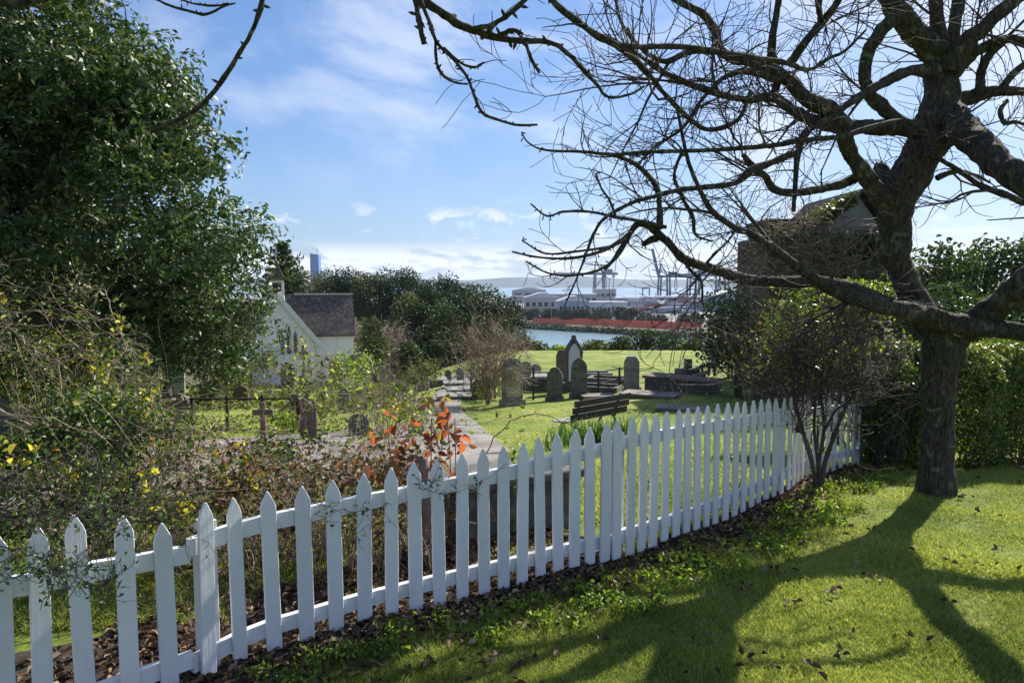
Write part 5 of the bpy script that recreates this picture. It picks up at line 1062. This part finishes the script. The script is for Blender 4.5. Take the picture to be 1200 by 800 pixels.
# creeper-covered brick building
def ruin():
    Y = 24.0; 
    def X(u, y=Y): return P(u, 300, y)[0]
    def Z(v, y=Y): return P(600, v, y)[2]
    x0, x1 = X(903), X(1045); gz = ground((x0+x1)/2, Y)-.3; t = thing('brick_building', ((x0+x1)/2, Y, gz), 'old brick building with steep dark roof smothered by bare creeper', 'building')
    m_br, tt, b = base_mat('old_brick'); br = tt.nodes.new('ShaderNodeTexBrick'); co = tt.nodes.new('ShaderNodeTexCoord'); mp = tt.nodes.new('ShaderNodeMapping'); mp.inputs['Rotation'].default_value = (R(90), 0, 0)
    tt.links.new(co.outputs['Object'], mp.inputs[0]); tt.links.new(mp.outputs[0], br.inputs[0]); br.inputs['Scale'].default_value = 1; br.inputs['Brick Width'].default_value = .23; br.inputs['Row Height'].default_value = .085; br.inputs['Mortar Size'].default_value = .012
    br.inputs['Color1'].default_value = (.06, .035, .028, 1); br.inputs['Color2'].default_value = (.11, .065, .052, 1); br.inputs['Mortar'].default_value = (.09, .075, .065, 1); tt.links.new(br.outputs[0], b.inputs[0]); b.inputs['Roughness'].default_value = .9
    mb = MB(); mb.box(((x0+x1)/2, Y+2, gz), (x1-x0-.3, 4, Z(275)-gz)); mb.build('wall', m_br, t)
    m_rf = surf('dark_roof', [(.3, (.02, .02, .022)), (.7, (.06, .055, .06))], 4, .8, .5)
    # main gable roof, ridge running away
    xg0, xg1, xp = X(950), X(1052), X(1004); mb = MB(); ze, zp = Z(278), Z(222)
    for a, e in ((xp, xg0), (xp, xg1)):
        vs = []
        for y in (Y-.3, Y+4.3):
            for x, z in ((a, zp), (e, ze)): vs += [(x, y, z-.1), (x, y, z)]
        mb.add(vs, [(0, 1, 3, 2), (4, 6, 7, 5), (0, 4, 5, 1), (2, 3, 7, 6), (1, 5, 7, 3), (0, 2, 6, 4)])
    mb.build('roof', m_rf, t)
    mb = MB(); mb.prism([(xg0-xp+.3, 0), (xg1-xp-.3, 0), (0, zp-ze-.15)], (xp, Y+.2, ze), 0, .2); mb.build('gable', flat('slate_gable', (.2, .21, .24), .7, 0, .3), t)
    # flared flat-topped bay at the left
    mb = MB(); zt = Z(257); zl = Z(284); a, c_ = X(902), X(940)
    o = [(a-.02, 0), (c_, 0), (c_, zt-zl), (X(896), zt-zl), (X(896), zt-zl-.08), (X(899), zt-zl-.28)]; xm = (a+c_)/2
    mb.prism([(p_[0]-xm, p_[1]) for p_ in o], (xm, Y+.9, zl), 0, 2.2); mb.build('bay_parapet', m_iron, t)
    mb = MB(); mb.box((X(910), Y-.5, gz), (.24, .24, Z(300)-gz)); mb.build('porch_post', m_timber, t)
    mb = MB(); mb.box((X(1003), Y-.03, Z(345)), (.9, .06, 1.0)); wn = mb.build('window', m_timber, t); mb = MB(); mb.box((X(1003), Y-.07, Z(345)+.1), (.7, .02, .8)); mb.build('pane', m_gl2, wn)
    # creeper
    c = thing('creeper', ((x0+x1)/2, Y-.6, gz), 'tangled brown creeper with a few yellow leaves over the brick building', 'creeper'); tb = TB(4)
    for _ in range(420):
        u = rng.uniform(896, 1050) if rng.random() < .6 else rng.uniform(894, 945); v = rng.uniform(256, 350); p = P(u, v, Y-.35-rng.random()*.7); grow(tb, p, unit(np.array((rng.normal(), rng.normal(0, .2), rng.normal(0, .6)))), rng.uniform(.6, 1.6), .016, 1, 1.1, 3, (2, 5), -.2, .006)
    tb.build('stems', m_cane, c)
    C = np.array([P(rng.uniform(945, 1012), 0, Y-.3) for _ in range(1500)]); C[:, 2] = Z(225)-np.abs(C[:, 0]-xp)*.55+rng.uniform(-.3, .12, 1500); C[:, 1] += rng.uniform(-.2, 1.2, 1500)
    C2 = np.array([P(rng.uniform(898, 1050), rng.uniform(270, 365)**1, Y-.7+rng.uniform(-.4, .3)) for _ in range(3600)])
    leaves('leaves', np.concatenate([C, C2]), rng, .13, .7, m_thicket, c)
m_gl2 = flat('dark_glass', (.02, .022, .025), .2)
ruin()
# multi-stemmed bare shrub at the fence corner
def corner():
    g = G(958, 574); t = thing('corner_shrub', g, 'multi stemmed shrub with dense dark twigs in front of the fence corner', 'shrub'); Y = g[1]; tb = TB(6)
    st = [[(958, 578, 4.2), (952, 545, 3.4), (944, 515, 2.8), (932, 470, 2.4), (925, 430, 2)], [(958, 578, 4), (960, 540, 3.4), (966, 500, 3), (962, 460, 2.4), (965, 420, 1.8)], [(961, 578, 4.4), (966, 545, 4), (976, 515, 3.4), (990, 480, 2.8), (1008, 450, 2.2)], [(957, 575, 3), (950, 530, 2.8), (940, 507, 2.6), (925, 505, 2.8)], [(962, 575, 3), (958, 540, 2.6), (954, 500, 2.4), (955, 465, 2.2), (945, 440, 1.8)], [(966, 505, 2.6), (980, 480, 2.2), (998, 472, 2), (1018, 473, 1.4)], [(950, 540, 2.2), (938, 500, 2), (930, 478, 1.8), (905, 465, 1.4)]]
    S_ = []
    for q in st: S_.append(limb(tb, [(u, v, Y+rng.uniform(-.05, .05), r_*.72) for u, v, r_ in q], 6, 5, .05))
    for S in S_:
        for _ in range(20):
            j = rng.integers(int(len(S)*.7), len(S)); grow(tb, S[j, :3].copy(), unit(np.array((rng.normal(0, .9), rng.normal(0, .6), .9))), rng.uniform(.4, .95), .006, 2, .9, 4, (3, 6), .25, .0022)
    tb.build('stems', m_twig, t)
    C = np.concatenate([gpts(250, 930, 414, Y, 40, 24, .35), gpts(250, 990, 402, Y, 36, 26, .35), gpts(120, 900, 432, Y+.3, 30, 14, .3)]); leaves('leaves', C, rng, .04, .6, m_hedge, t)
corner()
shrub(890, 468, 120, 110, 'tangled grey twiggy shrub behind the fence below the evergreen', m_olive, None, .05, 4200, depth=1.5, lobes=10, stem_n=60, stem_mat=m_twig)
shrub(965, 470, 110, 100, 'bushy shrub with small yellow green leaves behind the corner shrub', m_hedge, 10.5, .055, 6000, depth=1.2, lobes=12, stem_n=40, stem_mat=m_twig)
shrub(1000, 400, 120, 70, 'leafy upper growth of bushes under the long horizontal limb', m_green, 11.5, .06, 2600, depth=1, lobes=10, stem_n=30, stem_mat=m_twig)
shrub(1035, 540, 60, 130, 'shaded leafy bush at the end of the fence beside the trunk', m_thicket, 8.6, .045, 3800, depth=.6, lobes=8, stem_n=20, stem_mat=m_twig)
# ================================================================ HARBOUR AND PORT
def W(u, v, Y): return P(u, v, Y)
PD = EYE-22.6
m_orange_net = surf('orange_netting', [(.3, (.62, .11, .05)), (.7, (.8, .2, .1))], .4, .7, 0)
net = thing('safety_fence', (60, 380, PD), 'long orange red safety fence strung along the far shore road', 'fence')
A0, B0 = np.array((12., 422)), np.array((82., 352)); nseg = 14
for k in range(nseg):
    a = A0+(B0-A0)*k/nseg; b_ = A0+(B0-A0)*(k+1)/nseg; mb = MB(); mb.bar((a[0], a[1], PD+1.7+.1*math.sin(k)), (b_[0], b_[1], PD+1.7+.1*math.sin(k+1)), .08, 2.5); mb.build('netting', m_orange_net, net)
    mb = MB(); mb.box((a[0], a[1]-.1, PD), (.15, .15, 3.4)); mb.build('post', m_pale, net)
net2 = thing('safety_fence', (60, 395, PD), 'second orange safety fence behind the first one', 'fence')
mb = MB(); mb.bar((8, 448, PD+1.6), (96, 366, PD+1.9), .08, 2.6); mb.build('netting', m_orange_net, net2)
# bank vegetation
C = []
for _ in range(3200):
    q = rng.random(); p = np.array((5., 422))+(np.array((98., 328))-np.array((5., 422)))*q; C.append((p[0]+rng.normal(0, 3), p[1]-5+rng.normal(0, 2.5), EYE-24+rng.uniform(-.6, 1.2)))
o = leaves('bank_scrub', C, rng, 1.4, .7, m_far); tag(o, 'dark scrub covering the bank between the bay and the road', 'scrub', kind='stuff')
for k, (u, vt, vb_, w_) in enumerate(((625, 361, 377, 24), (643, 359, 377, 32), (665, 360, 378, 26), (683, 362, 378, 28), (703, 361, 379, 36), (726, 357, 380, 22), (738, 361, 381, 26), (757, 365, 381, 28), (775, 367, 382, 18), (802, 367, 384, 20), (815, 366, 385, 22), (613, 362, 376, 20), (840, 372, 388, 24))):
    Yk = 22.6*F/(vb_-333); tree_at('shore_tree', u, vt, Yk, w_*1.1, 'flat topped dark tree in the row along the far shore road', 'trees along the far shore road', m_far, lobes=12, leaf=.9, per=16, seed=k, flat_=.8)
cols = {'grey': (.34, .35, .38), 'white': (.5, .51, .53), 'blue': (.15, .2, .33), 'red': (.3, .13, .11), 'rust': (.3, .2, .17), 'green': (.17, .26, .25), 'tan': (.42, .38, .34)}
CM = {k: flat('container_'+k, c) for k, c in cols.items()}; CM['slate'] = flat('warehouse_slate', (.25, .3, .38)); 
def container(X, Y, z, L, mat):
    mb = MB(); n = 20; mb.box((0, 0, 0), (L, 2.4, 2.55)); 
    for k in range(n): mb.box((-L/2+(k+.5)*L/n, 0, .12), (L/n*.45, 2.5, 2.3))
    for sx in (-1, 1):
        for sy in (-1, 1): mb.box((sx*(L/2-.08), sy*1.14, -.003), (.2, .2, 2.6))
    return mb.build('shipping_container', mat, loc=(0, 0, 0))
proto = {k: container(0, 0, 0, 12.2, CM[k]) for k in cols}; first = {k: True for k in cols}
lbl = {'grey': 'grey', 'white': 'white', 'blue': 'blue', 'red': 'dark red', 'rust': 'rust brown', 'green': 'green', 'tan': 'tan'}
keys = ['grey', 'white', 'grey', 'white', 'tan', 'rust', 'blue', 'grey', 'red', 'green', 'white']
for row, Yc in enumerate((560, 640, 740, 860)):
    ncol = 11+row*2; x0 = (712-600)/F*Yc
    for k in range(ncol):
        h = rng.integers(1, 4 if row < 2 else 5)
        if rng.random() < .12: continue
        for lv in range(h):
            key = keys[rng.integers(0, len(keys))]; o = proto[key] if first[key] else link(proto[key].copy()); first[key] = False
            o.location = (x0+k*12.9, Yc+.3*k, PD+lv*2.62); tag(o, lbl[key]+' shipping container stacked on the distant wharf', 'container', lbl[key]+' shipping containers on the wharf')
def shed(u0, u1, vt, vb_, mat, label, roof='flat', dep=30, win=0, rmat=None, name='port_building'):
    Y = 22.6*F/(vb_-333); a, b_ = W(u0, vb_, Y), W(u1, vb_, Y); h = (vb_-vt)*Y/F; cx_ = (a[0]+b_[0])/2; t = thing(name, (cx_, Y, PD), label, 'building'); L = b_[0]-a[0]
    mb = MB(); mb.box((cx_, Y+dep/2, PD), (L, dep, h*.82)); mb.build('wall', mat, t)
    mb = MB()
    if roof == 'flat': mb.box((cx_, Y+dep/2, PD+h*.82+.01), (L+1, dep+1, h*.1))
    else: mb.prism([(-L/2-.8, 0), (L/2+.8, 0), (L/2*.2, h*.28), (-L/2*.2, h*.28)], (cx_, Y+dep/2, PD+h*.82+.01), 0, dep+1)
    mb.build('roof', rmat or CM['white'], t)
    for k in range(win):
        mb = MB(); mb.box((a[0]+L*(k+.5)/win, Y-.05, PD+h*.3), (L/win*.6, .1, h*.25)); mb.build('window', m_gl2, t)
shed(655, 690, 349, 371, CM['slate'], 'blue grey wharf warehouse behind the shore trees', 'g', 26, 7)
shed(688, 735, 352, 370, CM['white'], 'long pale port office building with a row of windows', 'flat', 20, 10)
shed(615, 658, 345, 365, CM['tan'], 'pale tan warehouse at the left of the port', 'g', 30, 6)
shed(600, 640, 338, 350, CM['grey'], 'low distant warehouse with a bright white roof', 'g', 40, 3)
shed(640, 700, 343, 356, CM['grey'], 'long grey shed in the middle of the port', 'flat', 40, 8)
shed(697, 722, 337, 352, CM['tan'], 'stepped tan building below the nearer crane', 'flat', 30, 4)
shed(735, 842, 347, 352, CM['grey'], 'long low grey wharf shed in front of the sea', 'flat', 40, 12)
shed(838, 905, 342, 365, CM['slate'], 'blue grey warehouse glimpsed through the right hand twigs', 'g', 40, 6)
shed(722, 752, 348, 356, CM['slate'], 'dark blue low shed at the water edge', 'flat', 30, 3)
# white ship-like ferry
def ferry():
    Y = 900; a = W(600, 345, Y); z = EYE-25; t = thing('ferry', (a[0]+8, Y, z), 'white ferry moored far left of the port', 'boat')
    mb = MB(); mb.prism([(-18, 0), (16, 0), (20, 4), (-19, 4)], (a[0]+8, Y, z+2.4), 0, 8); mb.build('hull', CM['white'], t)
    mb = MB(); mb.box((a[0]+6, Y, z+6.41), (26, 7, 2.6)); mb.box((a[0]+8, Y, z+9.02), (14, 6, 2.2)); mb.build('cabin', CM['white'], t)
    mb = MB(); mb.box((a[0]+6, Y-3.52, z+7.2), (24, .1, 1)); mb.build('window', m_gl2, t)
ferry()
m_crane = flat('crane_paint', (.07, .11, .2), .6); m_crane2 = flat('pale_crane_paint', (.16, .18, .22), .6)
def crane(uL, Y, zg_v, label, mat, boom='down', L0=-32, L1=60, hv=322):
    a = W(uL, 345, Y); x = a[0]; z = PD; zg_ = W(uL, hv, Y)[2]; t = thing('gantry_crane', (x, Y, z), label, 'crane'); lw = 2.7; tb = 11
    for dx in (-8, 8):
        for dy in (-tb, tb): mb = MB(); mb.bar((x+dx, Y+dy, z), (x+dx*.85, Y+dy*.9, zg_), lw, lw); mb.build('leg', mat, t)
    mb = MB()
    for dy in (-tb, tb): mb.bar((x-8, Y+dy, z+14), (x+8, Y+dy, z+14), 1.6); mb.bar((x-8, Y+dy, z+1.5), (x+8, Y+dy, z+1.5), 1.8); mb.bar((x-8, Y+dy, z+15), (x+7, Y+dy*.9, zg_-2), .9)
    for dx in (-8, 8): mb.bar((x+dx, Y-tb, z+14), (x+dx, Y+tb, z+14), 1.6)
    mb.build('bracing', mat, t)
    mb = MB()
    for dy in (-3, 3): mb.bar((x+(L0 if boom == 'down' else -9), Y+dy, zg_+1.6), (x+L1, Y+dy, zg_+1.6), 2.0, 3.6)
    mb.build('girder', mat, t)
    ap = np.array((x-6, Y, zg_+22)); mb = MB()
    for dy in (-5, 5): mb.bar((x-8, Y+dy, zg_+2), ap+np.array((0, dy*.2, 0)), 1.1); mb.bar((x+6, Y+dy, zg_+2), ap+np.array((0, dy*.2, 0)), 1.0)
    mb.build('apex_frame', mat, t)
    mb = MB(); mb.bar(ap, (x+L1*.9, Y, zg_+3), .5); mb.bar(ap, (x+L1*.45, Y, zg_+3), .5)
    if boom == 'down': mb.bar(ap, (x+L0*.9, Y, zg_+3), .5); mb.bar(ap, (x+L0*.5, Y, zg_+3), .5)
    mb.build('stays', mat, t)
    mb = MB(); mb.box((x+14, Y, zg_+3), (14, 8, 6)); mb.build('machine_house', mat, t)
    if boom != 'down':
        mb = MB(); tp = (x-20, Y, zg_+46)
        for dy in (-3, 3): mb.bar((x-9, Y+dy, zg_+2), (tp[0], Y+dy, tp[2]), 1.8, 3.2)
        for k in range(8): f_ = k/8; mb.bar((x-9-11*f_, Y-3, zg_+2+44*f_), (x-9-11*f_, Y+3, zg_+2+44*f_), .8)
        mb.build('raised_boom', mat, t)
    mb = MB(); mb.box((x+L1*.8, Y, zg_-4), (3.2, 3, 3)); mb.build('operator_cab', mat, t)
crane(702, 1180, 0, 'solitary grey gantry crane with level boom over the water', m_crane2, 'down', -75, 30, 322)
crane(778, 1180, 0, 'gantry crane with its boom raised at the left of the crane group', m_crane, 'up', -10, 60, 325)
crane(812, 1220, 0, 'gantry crane in the middle of the group by the wharf', m_crane, 'down', -26, 66, 323)
crane(846, 1160, 0, 'rightmost gantry crane partly hidden by branches', m_crane2, 'down', -34, 50, 324)
# masts and lamp posts
for u, vt, vb_, Y, l in ((777-41, 0, 0, 0, ''),):
    pass
def pole(u, vt, vb_, label, r_=.18, name='light_mast'):
    Y = 22.6*F/(vb_-333); p = W(u, vb_, Y); h = (vb_-vt)*Y/F; t = thing(name, (p[0], Y, PD), label, 'light pole')
    tb = TB(6); tb.tube([(p[0], Y, PD), (p[0], Y, PD+h)], [r_, r_*.5]); tb.build('pole', m_pale, t); mb = MB(); mb.box((p[0], Y, PD+h), (1.6, .5, .25)); mb.build('lamp_head', m_pale, t)
pole(744, 328, 372, 'tallest thin light mast standing against the open sea'); pole(646, 345, 378, 'light pole among the left shore trees'); pole(622, 330, 366, 'tall light pole by the tan warehouse')
pole(638, 327, 360, 'light mast in front of the blue grey warehouse'); pole(665, 330, 372, 'light pole left of the nearer crane'); pole(757, 366, 384, 'short light pole beside the orange fence')
# straddle gantry
t = thing('straddle_carrier', (W(757, 347, 1300)[0], 1300, PD), 'small portal frame carrier on the wharf edge', 'carrier'); xx = W(757, 347, 1300)[0]
mb = MB()
for dx in (-6, 6): mb.box((xx+dx, 1300, PD), (1.6, 5, 14))
mb.build('leg_frame', m_crane2, t); mb = MB(); mb.box((xx, 1300, PD+14.01), (14.5, 5, 2)); mb.build('top_beam', m_crane2, t)
# city tower
def tower():
    Y = 1500; a, b_ = W(365, 322, Y), W(376, 322, Y); zt = W(370, 297, Y)[2]; z0 = ground(a[0], Y); cx_ = (a[0]+b_[0])/2; L = b_[0]-a[0]; t = thing('glass_tower', (cx_, Y, z0), 'blue glass office tower rising over the ridge', 'building')
    m_bl, tt, b = base_mat('blue_glass'); b.inputs[0].default_value = (.06, .16, .4, 1); b.inputs['Roughness'].default_value = .25
    H = zt-z0; mb = MB(); mb.add([(cx_-L/2, Y-8, z0), (cx_+L/2, Y-8, z0), (cx_+L/2, Y+12, z0), (cx_-L/2, Y+12, z0), (cx_-L/2, Y-8, zt), (cx_+L*.36, Y-8, zt-3), (cx_+L*.36, Y+12, zt-3), (cx_-L/2, Y+12, zt)], [(0, 3, 2, 1), (4, 5, 6, 7), (0, 1, 5, 4), (1, 2, 6, 5), (2, 3, 7, 6), (3, 0, 4, 7)]); mb.build('facade', m_bl, t)
    mb = MB()
    for k in range(1, 26): mb.box((cx_-L*.03, Y-8.3, z0+H*k/26), (L*.86, .5, .5))
    mb.build('floor_bands', m_crane2, t)
    mb = MB(); mb.box((cx_+L*.16, Y, zt-3), (.8, .8, 12)); mb.build('mast', m_crane, t)
tower()
# ================================================================ HAZE
def haze():
    m = bpy.data.materials.new('haze'); m.use_nodes = True; nt_ = m.node_tree; nt_.nodes.clear(); o = nt_.nodes.new('ShaderNodeOutputMaterial'); v = nt_.nodes.new('ShaderNodeVolumePrincipled')
    v.inputs['Color'].default_value = (.62, .76, 1, 1); v.inputs['Density'].default_value = HZ; v.inputs['Anisotropy'].default_value = .2; nt_.links.new(v.outputs[0], o.inputs['Volume'])
    mb = MB(); mb.box((0, 0, EYE-60), (24000, 24000, 60+115)); ob = mb.build('haze', m, loc=(0, 0, 0)); tag(ob, 'thin blue air haze over the harbour', 'haze', kind='stuff')
HZ = 7e-5
if HZ: haze()
